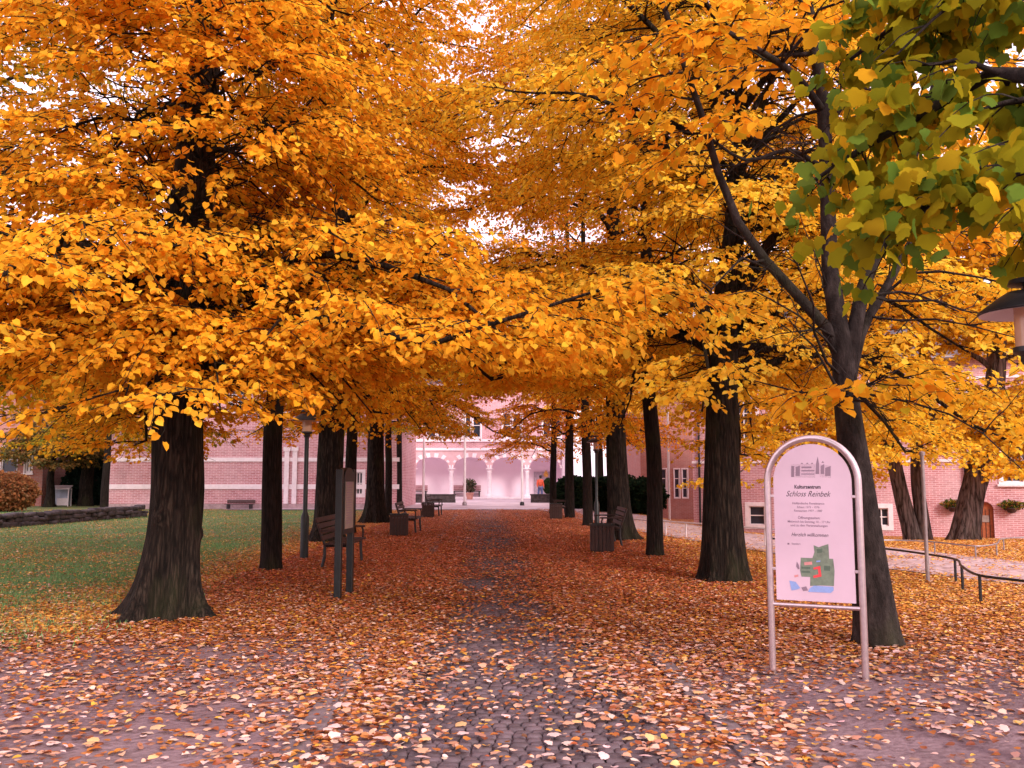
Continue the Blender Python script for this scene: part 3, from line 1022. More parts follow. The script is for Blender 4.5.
R0 = make_tree("forked_tree", "leaning smooth barked tree forking into four limbs right behind the sign", b,
               np.array([np.zeros(3), rel(872, 590), rel(860, 500), rel(850, 430), rel(845, 385), rel(842, 345)]), 0.40,
               ([(0.88, 0.46, 0.03), (0.84, 0.38, 0.022), (0.66, 0.46, 0.03)], [4, 3, 1]), "bark_smooth", seed=9, flare=0.18, fh=0.2, ridge=0.03, taper=0.5, bare=5, zmin=1.9,
               sides=32, leaf=0.105, n2=9, n3=6, nl=13, L2=1.1, L3=0.6,
               limbs=[([rel(845, 392), rel(840, 358), rel(826, 327, -.03), rel(799, 297, -.1), rel(765, 260, -.2), rel(738, 222, -.3), rel(718, 172, -.4), rel(700, 110, -.6), rel(672, 30, -.9), rel(640, -60, -1.2)], 0.075, 0.022, 0.78),
                      ([rel(846, 380), rel(838, 320), rel(830, 270, .1), rel(827, 180, .2), rel(822, 90, .2), rel(808, 10, .1), rel(795, -90, 0)], 0.115, 0.05, 0.74),
                      ([rel(848, 375), rel(858, 310), rel(872, 262, .1), rel(892, 215, .2), rel(915, 150, .3), rel(940, 70, .4), rel(960, -20, .5)], 0.085, 0.04, 0.7),
                      ([rel(850, 380), rel(862, 330, .2), rel(885, 290, .3), rel(912, 240, .5), rel(950, 190, .8)], 0.065, 0.03, 0.8),
                      ([rel(824, 130, .2), rel(845, 100, 0), rel(870, 55, -.3), rel(890, 0, -.6)], 0.045, 0.02, 0.5),
                      ([rel(822, 110, .2), rel(795, 75, -.3), rel(750, 45, -.9), rel(715, 25, -1.5)], 0.045, 0.02, 0.35),
                      ([rel(826, 170, .2), rel(790, 150, 0), rel(745, 160, -.2), rel(700, 130, -.5)], 0.03, 0.012, 0.8),
                      ([rel(850, 402), rel(845, 396, -.25), rel(852, 388, -.5)], 0.012, 0.006, 0.6)])

# maple whose branches hang into the top right corner; its trunk stands outside the picture
b = np.array([5.6, 3.6, 0.0])


def relm(px, py, Y):
    return at(px, py, Y) - b


fork = np.array([0, 0, 2.3])
MAP = make_tree("maple_tree", "big leaved green and yellow maple hanging into the top right corner above the lamp", b,
                [(0, 0, 0), (0.05, 0, 1.2), (-0.05, 0.05, 2.4), (0.1, 0.1, 5), (0, 0, 8.5)], 0.42, GREENM, "bark_smooth", seed=10, flare=0.4, fh=0.25, zmin=1.6,
                leaf=0.106, hang=0.8, n2=19, n3=7, nl=10, L2=0.8, L3=0.45, leafmat="leaf_big", tv=MAPLE_V, tf=MAPLE_F,
                auto=dict(n=8, h0=4.2, h1=8, Llow=2.2, Lhigh=1.5, e0=R(30), e1=R(50), d0=0.4, d1=0.3),
                limbs=[([fork, relm(1120, 120, 4.4), relm(1010, 70, 5.0), relm(930, 110, 5.3), relm(860, 150, 5.5), relm(815, 180, 5.6)], 0.07, 0.012, 0.14),
                       ([fork, relm(1150, 200, 4.4), relm(1040, 170, 4.9), relm(960, 190, 5.1), relm(900, 225, 5.2), relm(880, 255, 5.2)], 0.06, 0.012, 0.14),
                       ([fork + np.array([0, 0, .6]), relm(1130, -20, 4.5), relm(1010, -40, 5.0), relm(930, 0, 5.4), relm(850, 60, 5.7)], 0.06, 0.012, 0.14)],
                keep=lambda W: (W[:, 0] - 0.16 + rng.normal(0, 0.17, len(W)) > np.interp(W[:, 2], [2.5, 2.7, 2.95, 3.3, 3.6, 3.9, 4.4, 5], [2.75, 2.3, 2.02, 1.82, 1.98, 2.05, 2.0, 1.9])))

# trees on the plot before the right hand house
TW = "old trees before the house"
b = ground(915, 560)
Yt = 31.0
b = at(913, 533, Yt)
b[2] = float(hgt(b[0], b[1]))
T1 = make_tree("twin_stem_tree", "twin stemmed golden tree rooted on the railed plot before the brick house", b,
               np.array([(0, 0, 0), (-0.45, 0, 2.2), (-0.75, 0, 4.5), (-0.9, 0, 8), (-0.8, 0, 13)]), 0.55, YELLOW, "bark_sunlit", seed=12,
               extra_stems=[(np.array([(0.45, 0.1, 0), (0.28, 0.1, 2.2), (0.5, 0.2, 4.5), (0.9, 0.2, 8), (1.2, 0.2, 12)]), 0.48)],
               auto=dict(BIG, n=42, h0=3.4, h1=12.5, Llow=6.2, d0=0.66, skirt=13), flare=0.3, fh=0.3, zmin=1.9, nl=24, sides=28, rings=50, leaf=0.115)
b = at(963, 541, 30.0)
b[2] = float(hgt(b[0], b[1]))
T2 = make_tree("gnarled_tree", "thick furrowed sunlit trunk leaning right before the arched door", b,
               np.array([(0, 0, 0), (0.35, 0, 1.4), (0.75, 0, 2.8), (1.3, 0, 5.0), (1.6, 0, 8), (1.7, 0, 13)]), 0.86, YELLOW, "bark_sunlit", seed=13,
               auto=dict(BIG, n=42, h0=3.5, h1=12, Llow=6.0, d0=0.62, skirt=12), flare=0.35, fh=0.4, ridge=0.11, zmin=2.1, nl=24, sides=40, rings=60, leaf=0.115)

b = np.array([18.6, 25.5, float(hgt(18.6, 25.5))])
T3 = make_tree("golden_tree", "golden tree spreading in from the right edge over the plot, beyond the lamp", b,
               np.array([(0, 0, 0), (0.1, 0, 1.4), (0.1, 0, 3), (0.2, 0, 12)]), 0.6, YELLOW, "bark_sunlit", seed=18,
               auto=dict(BIG, n=30, h0=3.4, h1=11, Llow=6.0, skirt=9), flare=0.35, fh=0.4, zmin=2.9, nl=22, sides=28, rings=50, leaf=0.11)

b = np.array([7.5, 32.0, float(hgt(7.5, 32.0))])
T4 = make_tree("golden_tree", "golden tree beside the lane, its trunk mostly hidden behind the thick lime at the sign", b,
               np.array([(0, 0, 0), (0.05, 0, 1.4), (0.1, 0, 3), (0.1, 0, 13)]), 0.45, YELLOW, "bark_slim", seed=19,
               auto=dict(BIG, n=34, h0=4.4, h1=13, Llow=5.4, Lhigh=4.2, skirt=0), flare=0.3, fh=0.3, zmin=3.9, nl=22, sides=24, rings=40, leaf=0.105)

c = copy_tree(T4)
c.location = ((601 - CX) / F * 54, 54, float(hgt(5.3, 54)))
c.rotation_euler.z = 2.4
c["label"] = "golden tree behind the dark yew bushes at the end of the arcade"

# lawn trees at the far left
b = ground(49, 507)
LT = make_tree("small_tree", "low wide tree with dark crooked limbs on the lawn beyond the stone wall", b,
               np.array([(0, 0, 0), (0.05, 0, 0.8), (0.0, 0, 1.6), (0.1, 0, 2.6), (0.2, 0, 4.6)]), 0.5, ([(0.26, 0.15, 0.05), (0.16, 0.13, 0.045), (0.34, 0.18, 0.05), (0.11, 0.11, 0.04)], [3, 3, 2, 2]), seed=14, flare=0.3, fh=0.3, zmin=2.1, sides=24, rings=40,
               auto=dict(n=16, h0=1.6, h1=4.0, Llow=3.6, Lhigh=2.4, e0=R(36), e1=R(55), d0=0.28, d1=0.25), leaf=0.13, nl=13, L2=1.4, L3=0.8)
b = ground(85, 506)
LT2 = make_tree("lawn_tree", "olive tree with a straight trunk in front of the dark evergreens", b,
                np.array([(0, 0, 0), (0.0, 0, 1.2), (0.1, 0, 3), (0.1, 0, 9)]), 0.8, OLIVE, seed=15, flare=0.25, fh=0.3, zmin=2.7, sides=24, rings=40,
                auto=dict(BIG, n=18, h0=3.0, h1=8.5, Llow=4.6, Lhigh=2.6), leaf=0.13, nl=16)
b = ground(104, 510)
LT3 = make_tree("lawn_tree", "thin dark trunk standing at the corner of the pink brick wall", b,
                np.array([(0, 0, 0), (0.0, 0, 1.2), (0.05, 0, 3), (0.1, 0, 9)]), 0.42, OLIVE, "bark_slim", seed=16, flare=0.2, fh=0.2, zmin=3.0, sides=20, rings=40,
                auto=dict(SLIM, n=15, h0=3.2, h1=8.5, Llow=3.8), leaf=0.13, nl=15)


b = np.array([-13.2, 20.5, 0.0])
LT4 = make_tree("lawn_tree", "broad olive and gold tree over the lawn whose crown fills the left edge", b,
                np.array([(0, 0, 0), (0.0, 0, 1.2), (0.1, 0, 3), (0.1, 0, 13)]), 0.7, ([(0.60, 0.32, 0.015), (0.42, 0.27, 0.018), (0.28, 0.22, 0.02), (0.72, 0.33, 0.015)], [3, 3, 2, 2]), seed=17, flare=0.4, fh=0.35, zmin=2.6, sides=24, rings=40,
                auto=dict(BIG, n=24, h0=3.2, Llow=5.8, skirt=10), leaf=0.105, nl=20)


def shrub(name, label, cat, cx_, cy_, wx, wy, h, cols, wts, n, leaf, seed, group=None, box=False):
    """bush: stems in the middle and leaves spread through an uneven volume"""
    global rng
    rng = np.random.default_rng(seed)
    z0 = float(hgt(cx_, cy_))
    root = empty(name, (cx_, cy_, z0), label, cat, group)
    m = MB()
    for _ in range(14):
        a, e = rng.uniform(0, 6.28), rng.uniform(0.2, 0.9)
        x0, y0 = rng.uniform(-0.35, 0.35) * wx, rng.uniform(-0.35, 0.35) * wy
        m.tube([(x0 * 0.6, y0 * 0.6, -0.05), (x0 * 0.8, y0 * 0.8, h * 0.4), (x0 + 0.1 * math.cos(a), y0 + 0.1 * math.sin(a), h * 0.85)], [0.03, 0.02, 0.008], 5)
    m.build("stems", M["bark_slim"], root)
    u = rng.normal(0, 1, (n, 3))
    u = norm(u)
    rr = rng.uniform(0.35, 1, (n, 1)) ** 0.45
    p = u * rr
    if box:
        p = np.sign(p) * np.abs(p) ** 0.55
        p /= np.maximum(1, np.abs(p).max(axis=1, keepdims=True))
    lump = 1 + 0.22 * np.array([noise.noise((a * 2.3 + seed, b_ * 2.3, c_ * 2.3)) for a, b_, c_ in u])
    p = p * lump[:, None] * np.array([wx / 2, wy / 2, h / 2]) + np.array([0, 0, h / 2])
    p[:, 2] = np.maximum(p[:, 2], 0.04)
    d = u + rng.normal(0, 0.6, (n, 3)) - np.array([0, 0, 0.2])
    nn = u + rng.normal(0, 0.5, (n, 3)) + np.array([0, 0, 0.5])
    link("foliage", leaf_mesh("foliage", p, d, nn, leaf * rng.uniform(0.6, 1.2, n), palette(n, cols, wts)), M["leaf"], root)
    return root


DARKG = ([(0.012, 0.024, 0.012), (0.02, 0.036, 0.016), (0.03, 0.045, 0.022)], [4, 3, 1])
for i, (px, Y, w, h, lab) in enumerate((
        (578, 47, 2.8, 1.7, "dark green yew bush at the end of the white arcade"),
        (612, 43, 3.2, 1.75, "dark green yew bush seen between the broad lime and the slim limes"),
        (640, 41, 2.2, 1.6, "dark green yew bush behind the slim lime, nearest the shaded wing"))):
    shrub("yew_bush", lab, "bush", (px - CX) / F * Y, Y, w, 2.2, h, *DARKG, 9000, 0.13, 30 + i, "yew bushes beside the lane")
for i, (px, Y, w, h, lab) in enumerate((
        (70, 56, 4.5, 3.6, "dark evergreen bush behind the glazed shelter"),
        (98, 54, 3.6, 3.0, "dark evergreen bush between the two lawn trunks and the brick corner"))):
    shrub("evergreen_bush", lab, "bush", (px - CX) / F * Y, Y, w, 2.5, h, [(0.02, 0.045, 0.03), (0.03, 0.06, 0.045)], [1, 1], 8000, 0.15, 40 + i, "evergreens beyond the lawn")
shrub("copper_bush", "rounded orange brown bush in front of the red house, far left", "bush", (2 - CX) / F * 43, 43, 3.8, 2.4, 1.9,
      [(0.30, 0.12, 0.05), (0.38, 0.16, 0.06), (0.20, 0.12, 0.05), (0.42, 0.24, 0.12)], [3, 3, 2, 1], 9000, 0.12, 50)

# ------------------------------------------------------------------ stone wall at left
rng = np.random.default_rng(60)
mb = MB()
p0, p1 = ground(-60, 533), ground(140, 517)
L = np.linalg.norm(p1 - p0)
dirw = (p1 - p0) / L
ang = math.atan2(dirw[1], dirw[0])
for r_ in range(3):
    s = -0.2
    while s < L:
        ln = rng.uniform(0.22, 0.5)
        p = p0 + dirw * (s + ln / 2)
        T = Matrix.Translation((p[0], p[1], 0.08 + r_ * 0.155)) @ Matrix.Rotation(ang + rng.normal(0, 0.06), 4, "Z") @ Matrix.Rotation(rng.normal(0, 0.06), 4, "Y")
        mb.box(-ln / 2 + 0.012, ln / 2 - 0.012, -0.2 + rng.normal(0, 0.05), 0.2, -0.085, 0.072 + rng.normal(0, 0.025), T, 0.05)
        s += ln
tag(mb.build("stone_wall", M["drystone"]), "low dark dry stone wall crossing the lawn", "wall")

# ------------------------------------------------------------------ buildings


def wall_with_holes(mb, x0, x1, z0, z1, y0, y1, holes):
    """wall slab between x0..x1, z0..z1, thickness y0..y1, with rectangular holes (hx0,hx1,hz0,hz1)"""
    xs_ = sorted({x0, x1, *[h[0] for h in holes], *[h[1] for h in holes]})
    zs_ = sorted({z0, z1, *[h[2] for h in holes], *[h[3] for h in holes]})
    for i in range(len(xs_) - 1):
        for j in range(len(zs_) - 1):
            cx_, cz_ = (xs_[i] + xs_[i + 1]) / 2, (zs_[j] + zs_[j + 1]) / 2
            if any(h[0] < cx_ < h[1] and h[2] < cz_ < h[3] for h in holes):
                continue
            mb.box(xs_[i], xs_[i + 1], y0, y1, zs_[j], zs_[j + 1])


def window(parent, x0, x1, z0, z1, y, nx_=2, nz_=2, surround=0.14, sill=True, mull=0.05):
    """front face of the wall is at y (building local, outside towards -y)"""
    m = MB()
    s = surround
    for (a, b_, c_, d_) in ((x0 - s, x0, z0, z1), (x1, x1 + s, z0, z1), (x0 - s, x1 + s, z1, z1 + s), (x0 - s, x1 + s, z0 - s, z0)):
        m.box(a, b_, y - 0.035, y + 0.02, c_, d_)
    f = m.build("window", M["stone"], parent)
    m = MB()
    for i in range(1, nx_):
        x = x0 + (x1 - x0) * i / nx_
        m.box(x - mull / 2, x + mull / 2, y + 0.06, y + 0.13, z0, z1)
    for j in range(1, nz_):
        z = z0 + (z1 - z0) * j / nz_
        m.box(x0, x1, y + 0.065, y + 0.125, z - mull / 2, z + mull / 2)
    for (a, b_, c_, d_) in ((x0, x0 + mull, z0, z1), (x1 - mull, x1, z0, z1), (x0 + mull, x1 - mull, z1 - mull, z1), (x0 + mull, x1 - mull, z0, z0 + mull)):
        m.box(a, b_, y + 0.055, y + 0.14, c_, d_)
    m.build("window_frame", M["white_paint"], f)
    MB().box(x0, x1, y + 0.142, y + 0.16, z0, z1).build("pane", M["glass_dark"], f)
    if sill:
        MB().box(x0 - s - 0.06, x1 + s + 0.06, y - 0.12, y - 0.038, z0 - s - 0.05, z0 - s + 0.05).build("sill", M["stone"], f)
    return f


def roof_prism(parent, x0, x1, y0, y1, z, h, ov=0.4, name="roof"):
    m = MB()
    ym = (y0 + y1) / 2
    m.add([(x0 - ov, y0 - ov, z), (x1 + ov, y0 - ov, z), (x1 + ov, y1 + ov, z), (x0 - ov, y1 + ov, z), (x0 - ov, ym, z + h), (x1 + ov, ym, z + h)],
          [[0, 1, 5, 4], [1, 2, 5], [2, 3, 4, 5], [3, 0, 4], [0, 3, 2, 1]])
    return m.build(name, M["slate"], parent)


# --- right hand brick house
C0 = np.array([(692 - CX) / F * 46, 46.0])
C1 = np.array([(1024 - CX) / F * 40, 40.0])
ang = math.atan2(C1[1] - C0[1], C1[0] - C0[0])
house = empty("brick_house", (C0[0], C0[1], -1.12), "long pink brick house with white window surrounds on the right", "house", rz=ang)
Rinv = Matrix.Rotation(-ang, 3, "Z")


def hloc(px, py):
    """pixel -> local x, z on the facade plane"""
    d = ray(px, py)
    nrm_ = np.array([-(C1 - C0)[1], (C1 - C0)[0]])
    t = (C0 @ nrm_) / (d[0] * nrm_[0] + d[1] * nrm_[1])
    q = np.array([d[0] * t - C0[0], d[1] * t - C0[1], EYE + d[2] * t + 1.12])
    v = Rinv @ Vector(q)
    return v.x, v.z


def hrect(px0, px1, py0, py1):
    xa, zt = hloc(px0, py0)
    xb, zb = hloc(px1, py1)
    return (xa, xb, zb, zt)


win = [hrect(749, 765, 506, 525), hrect(874, 889, 508, 526), hrect(1000, 1023, 437, 482)]
xd, zd = hloc(979, 540)
xd2, zdt = hloc(993, 502)
win_far = [(w_[0] + 9.5, w_[1] + 9.5, w_[2], w_[3]) for w_ in win[2:]]
up = [(xw, xw + 1.2, 4.6, 6.6) for xw in (2.0, 5.2, 8.4, 11.6)]
holes = win + win_far + up + [(xd, xd2, 0.0, zdt)]
m = MB()
wall_with_holes(m, 0, 24, -0.4, 8.2, 0, 0.45, holes)
m.box(0.0, 0.45, 0.45, 9, -0.4, 8.2)
m.box(23.55, 24, 0.45, 9, -0.4, 8.2)
m.box(0.45, 23.55, 8.55, 9, -0.4, 8.2)
m.build("wall", M["brick"], house)
window(house, *win[0], 0, 1, 2, 0.2, False)
window(house, *win[1], 0, 2, 2, 0.2, False)
window(house, *win[2], 0, 2, 2, 0.15)
for w_ in win_far:
    window(house, *w_, 0, 2, 2, 0.15)
for w_ in up:
    window(house, *w_, 0, 2, 3, 0.15)
roof_prism(house, 0, 24, 0, 9, 8.2, 4.2)
m = MB()
for z in (3.45, 7.2):
    m.box(-0.03, 24.03, -0.05, -0.003, z, z + 0.13)
m.build("string_course", M["stone"], house)
for xg in (0.35, 12.4):
    MB().tube([(xg, -0.09, 0.0), (xg, -0.09, 4.0), (xg, -0.09, 8.1)], 0.055, 10).build("downpipe", M["black_metal"], house, True)
MB().tube([(-0.4, -0.47, 8.2), (12, -0.47, 8.2), (24.4, -0.47, 8.2)], 0.08, 10).build("gutter", M["grey_metal"], house, True)
# arched door
m = MB()
n = 10
cxd, rd = (xd + xd2) / 2, (xd2 - xd) / 2
zs0 = zdt - rd
poly = [(xd + 0.01, 0.0), (xd2 - 0.01, 0.0)] + [(cxd + (rd - 0.01) * math.cos(a), zs0 + (rd - 0.01) * math.sin(a)) for a in np.linspace(0, math.pi, 12)]
door = m.prism(poly, 0.16, 0.24).build("door", M["wood_door"], house)
m = MB()
for i in range(1, 4):
    x = xd + (xd2 - xd) * i / 4
    m.box(x - 0.012, x + 0.012, 0.145, 0.159, 0.05, zs0)
m.build("door_boards", M["wood_dark"], door)
MB().box(cxd - 0.14, cxd + 0.14, 0.13, 0.144, 0.75, 1.05).build("notice", M["notice"], door)
m = MB()
for k in range(24):
    pass
poly_o = [(cxd + (rd + 0.16) * math.cos(a), zs0 + (rd + 0.16) * math.sin(a)) for a in np.linspace(0, math.pi, 14)]
poly_i = [(cxd + rd * math.cos(a), zs0 + rd * math.sin(a)) for a in np.linspace(0, math.pi, 14)]
# brick spandrels above the round door head, set behind the hole's corners
for side_ in (0, 1):
    a_ = np.linspace(0, math.pi / 2, 8) if side_ == 0 else np.linspace(math.pi / 2, math.pi, 8)
    arc = [(cxd + (rd) * math.cos(t), zs0 + rd * math.sin(t)) for t in a_]
    corner = (xd2 - 0.001, zdt - 0.001) if side_ == 0 else (xd + 0.001, zdt - 0.001)
    for i in range(7):
        m.prism([arc[i], arc[i + 1], corner], 0.004, 0.15)
m.build("door_arch", M["brick"], house)

# flower baskets on the house wall
for px, py, lab in ((953, 507, "yellow flowering wall basket left of the arched door"), (1011, 508, "yellow flowering wall basket right of the arched door")):
    x, z = hloc(px, py)
    wpt = Matrix.Rotation(ang, 3, "Z") @ Vector((x, -0.2, 0))
    r_ = empty("flower_basket", (C0[0] + wpt.x, C0[1] + wpt.y, z - 1.12), lab, "flower basket", "flower baskets on the house wall", ang)
    MB().lathe([(0.001, -0.22), (0.14, -0.2), (0.24, -0.02), (0.22, 0.0), (0.001, 0.0)], 16).build("basket", M["wood_dark"], r_, True)
    MB().tube([(0, 0.2, 0.1), (0, 0.1, 0.25), (0, 0, 0.2), (0, 0, 0.0)], 0.015, 6).build("bracket", M["black_metal"], r_)
    rng = np.random.default_rng(70)
    n = 900
    u = norm(rng.normal(0, 1, (n, 3)))
    p = u * np.array([0.52, 0.16, 0.2]) * rng.uniform(0.3, 1, (n, 1)) + np.array([0, 0, 0.12])
    link("flowers", leaf_mesh("flowers", p, u + rng.normal(0, 0.5, (n, 3)), u + np.array([0, 0, 0.5]), rng.uniform(0.05, 0.1, n),
                              palette(n, [(0.5, 0.34, 0.05), (0.10, 0.15, 0.04), (0.35, 0.08, 0.06), (0.05, 0.08, 0.03)], [4, 4, 1, 2])), M["leaf"], r_)

# --- shaded wing set back beside the house
Yw = 60.0
wx0, wx1 = (640 - CX) / F * Yw, (700 - CX) / F * Yw
wing = empty("brick_wing", (wx0, Yw, -1.1), "shaded brick wing with grey windows set back left of the house", "building")
hw = []
for px in (655, 663, 676, 684):
    a_ = (px - 2.6 - CX) / F * Yw - wx0
    hw.append((a_, a_ + 5.2 / F * Yw, 1.4, 3.3))
m = MB()
wall_with_holes(m, 0, wx1 - wx0 + 6, -0.5, 8, 0, 0.4, hw)
m.box(0, 0.4, 0.4, 8, -0.5, 8)
m.box(0.4, wx1 - wx0 + 6, 7.6, 8, -0.5, 8)
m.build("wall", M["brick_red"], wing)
for h in hw:
    window(wing, *h, 0, 1, 3, 0.05, False)
roof_prism(wing, 0, wx1 - wx0 + 6, 0, 8, 8, 3)

# --- left pink brick wing
Yb = 47.0
lx0, lx1 = (107 - CX) / F * Yb, (400 - CX) / F * Yb
lb = empty("brick_range", (lx0, Yb, 0), "long pink brick range with white stone bands behind the lawn", "building")
W_ = lx1 - lx0


def lpx(px):
    return (px - CX) / F * Yb - lx0


wl = [(lpx(357), lpx(363.5), 0.75, 1.9), (lpx(322), lpx(330), 0.75, 1.9)] + [(lpx(p_), lpx(p_ + 14), 5.0, 6.4) for p_ in (130, 180, 230, 275, 330, 370)]
m = MB()
wall_with_holes(m, 0, W_, -0.3, 7, 0, 0.45, wl)
m.box(0, 0.45, 0.45, 8, -0.3, 7)
m.box(W_ - 0.45, W_, 0.45, 8, -0.3, 7)
m.box(0.45, W_ - 0.45, 7.55, 8, -0.3, 7)
m.build("wall", M["brick"], lb)
for i, h in enumerate(wl):
    window(lb, *h, 0, 2, 2 if i < 2 else 3, 0.14, False)
m = MB()
m.box(-0.03, W_, -0.05, -0.003, 1.03, 1.27)
m.build("stone_band", M["stone"], lb)
m = MB()
m.box(-0.03, W_, -0.05, -0.003, 2.45, 2.66)
m.build("stone_band", M["stone"], lb)
m = MB()
m.box(-0.05, W_, -0.09, -0.004, -0.2, 0.28)
m.build("plinth", plain("plinth_stone", (0.42, 0.30, 0.31), 0.8), lb)
for px in (288, 296, 350):
    m = MB()
    a_ = lpx(px)
    m.box(a_ - 0.12, a_ + 0.12, -0.11, -0.06, 0.28, 3.0)
    m.box(a_ - 0.18, a_ + 0.18, -0.14, -0.06, 3.0, 3.2)
    m.build("pilaster", M["stone"], lb)
roof_prism(lb, 0, W_, 0, 8, 7, 3.5)
for px0, px1, lab in ((228, 256, "low dark slatted bench against the foot of the brick range"),):
    x0, x1 = (px0 - CX) / F * 46.3, (px1 - CX) / F * 46.3
    r_ = empty("wall_bench", ((x0 + x1) / 2, 46.3, 0), lab, "bench")
    r_.scale = (1, 1, 0.62)
    hwid = (x1 - x0) / 2
    m = MB()
    for k in range(4):
        m.box(-hwid, hwid, -0.22 + k * 0.11, -0.13 + k * 0.11, 0.42, 0.46)
    m.build("seat", M["wood_dark"], r_)
    m = MB()
    for k in range(3):
        m.box(-hwid, hwid, 0.24, 0.28, 0.5 + 0.0 + k * 0.1, 0.585 + k * 0.1)
    m.build("backrest", M["wood_dark"], r_)
    for sx in (-hwid + 0.15, hwid - 0.15):
        MB().box(sx - 0.04, sx + 0.04, -0.2, 0.2, 0, 0.42).build("leg", M["black_metal"], r_)

# --- arcade building at the end
Ya = 70.0


def apx(px):
    return (px - CX) / F * Ya


arc = empty("arcade_house", (0, Ya, 0), "pale arcaded house front with white columns closing the avenue", "building")
cols = [apx(p_) for p_ in (376, 413.5, 451.5, 489.5, 527)]
xL, xR = apx(370), apx(568)
zsp, zcr, ztp = 2.35, 3.2, 3.72
m = MB()
edges = cols + [apx(562)]
for i in range(len(edges) - 1):
    a_, b_ = edges[i] + 0.15, edges[i + 1] - 0.15
    cx_ = (a_ + b_) / 2
    hwid = (b_ - a_) / 2
    ns = 14
    pts = []
    for k in range(ns + 1):
        u = -1 + 2 * k / ns
        z = zsp + (zcr - zsp) * math.sqrt(max(0, 1 - abs(u) ** 2.4))
        pts.append((cx_ + u * hwid, z))
    for k in range(ns):
        m.prism([pts[k], pts[k + 1], (pts[k + 1][0], ztp), (pts[k][0], ztp)], 0, 0.45)
    m.box(edges[i] - 0.15, edges[i] + 0.15, 0, 0.45, zsp, ztp)
m.build("arch_wall", plain("arch_brick", (0.66, 0.42, 0.44), 0.8, 0, 0.1, 3), arc)
# alternating white blocks around each arch
for i in range(len(edges) - 1):
    a_, b_ = edges[i] + 0.15, edges[i + 1] - 0.15
    cx_, hwid = (a_ + b_) / 2, (b_ - a_) / 2
    for k in range(0, 15):
        if k % 2:
            continue
        m = MB()
        t0, t1 = k / 15 * math.pi, (k + 1) / 15 * math.pi

        go = 0.13 if k in (0, 14) else 0.17 if k in (2, 12) else 0.34

        def pt(t, g):
            return (cx_ - math.cos(t) * (hwid + g), zsp + math.sin(t) ** 0.83 * (zcr - zsp + g))
        m.prism([pt(t0, -0.004), pt(t1, -0.004), pt(t1, go), pt(t0, go)], -0.03, -0.002)
        m.build("arch_stone", M["stone"], arc)
for x in cols:
    m = MB()
    m.lathe([(0.001, 0.0), (0.27, 0.0), (0.27, 0.12), (0.2, 0.2), (0.175, 0.3), (0.155, 1.85), (0.2, 1.92), (0.2, 1.98), (0.17, 2.0), (0.26, 2.14), (0.28, 2.17), (0.001, 2.17)], 20, (x, 0.225, 0.121))
    m.box(x - 0.3, x + 0.3, -0.075, 0.525, 2.294, zsp - 0.003)
    m.build("column", M["stone"], arc, True)
m = MB()
wall_up = [(apx(p_), apx(p_ + 7.5), 4.75, 6.6) for p_ in (392, 402, 428, 438, 463, 473, 503, 513, 543, 553)]
wall_with_holes(m, xL, xR, ztp, 9.0, 0.02, 0.45, wall_up)
m.build("upper_wall", M["brick"], arc)
for h in wall_up:
    window(arc, *h, 0.02, 1, 2, 0.12, False)
for z0, z1, name in ((ztp, ztp + 0.2, "string_course"), (4.4, 4.6, "string_course"), (8.7, 9.0, "cornice")):
    MB().box(xL - 0.05, xR + 0.05, -0.10, 0.017, z0, z1).build(name, M["stone"], arc)
m = MB()
m.box(xL, xR, 2.6, 4.0, 0, 9.0)
m.box(xL, xL + 0.4, 0.46, 2.59, 0, 9.0)
m.box(apx(562), xR, 0.0, 2.59, 0, ztp - 0.005)
m.build("gallery_wall", M["plaster"], arc)
MB().box(xL + 0.41, apx(562) - 0.01, 0.46, 2.59, ztp - 0.3, ztp - 0.1).build("gallery_ceiling", M["plaster"], arc)
MB().box(xL, xR, -0.6, 2.59, -0.1, 0.12).build("gallery_floor", M["stone"], arc)
roof_prism(arc, xL, xR, 0, 9, 9.0, 4)
m = MB()
m.box(xL, xR, 8.6, 9, 0, 9)
m.build("rear_wall", M["brick"], arc)
# glazed door in the last bay with a leaf emblem beside it
dx0, dx1 = apx(534.5), apx(551)
m = MB()
for (a_, b_, c_, d_) in ((dx0, dx0 + 0.09, 0.12, 2.1), (dx1 - 0.09, dx1, 0.12, 2.1), (dx0 + 0.09, dx1 - 0.09, 2.0, 2.1), ((dx0 + dx1) / 2 - 0.05, (dx0 + dx1) / 2 + 0.05, 0.12, 2.0)):
    m.box(a_, b_, 2.5, 2.598, c_, d_)
dr = m.build("door", plain("door_frame_grey", (0.42, 0.36, 0.42), 0.5), arc)
MB().box(dx0 + 0.09, dx1 - 0.09, 2.56, 2.59, 0.12, 2.0).build("pane", plain("door_pane", (0.5, 0.42, 0.5), 0.2), dr)
m = MB()
ex, ez = apx(547.0), 1.95
leafpoly = [(ex + 0.26 * x * 1.2, ez + 0.5 * (y_ - 0.5)) for x, y_ in _out]
fan = [(ex, ez)] + leafpoly
m.add([(x, 2.49, z) for x, z in leafpoly] + [(ex, 2.49, ez)], [[i, (i + 1) % len(leafpoly), len(leafpoly)] for i in range(len(leafpoly))])
m.build("emblem", M["emblem"], dr)

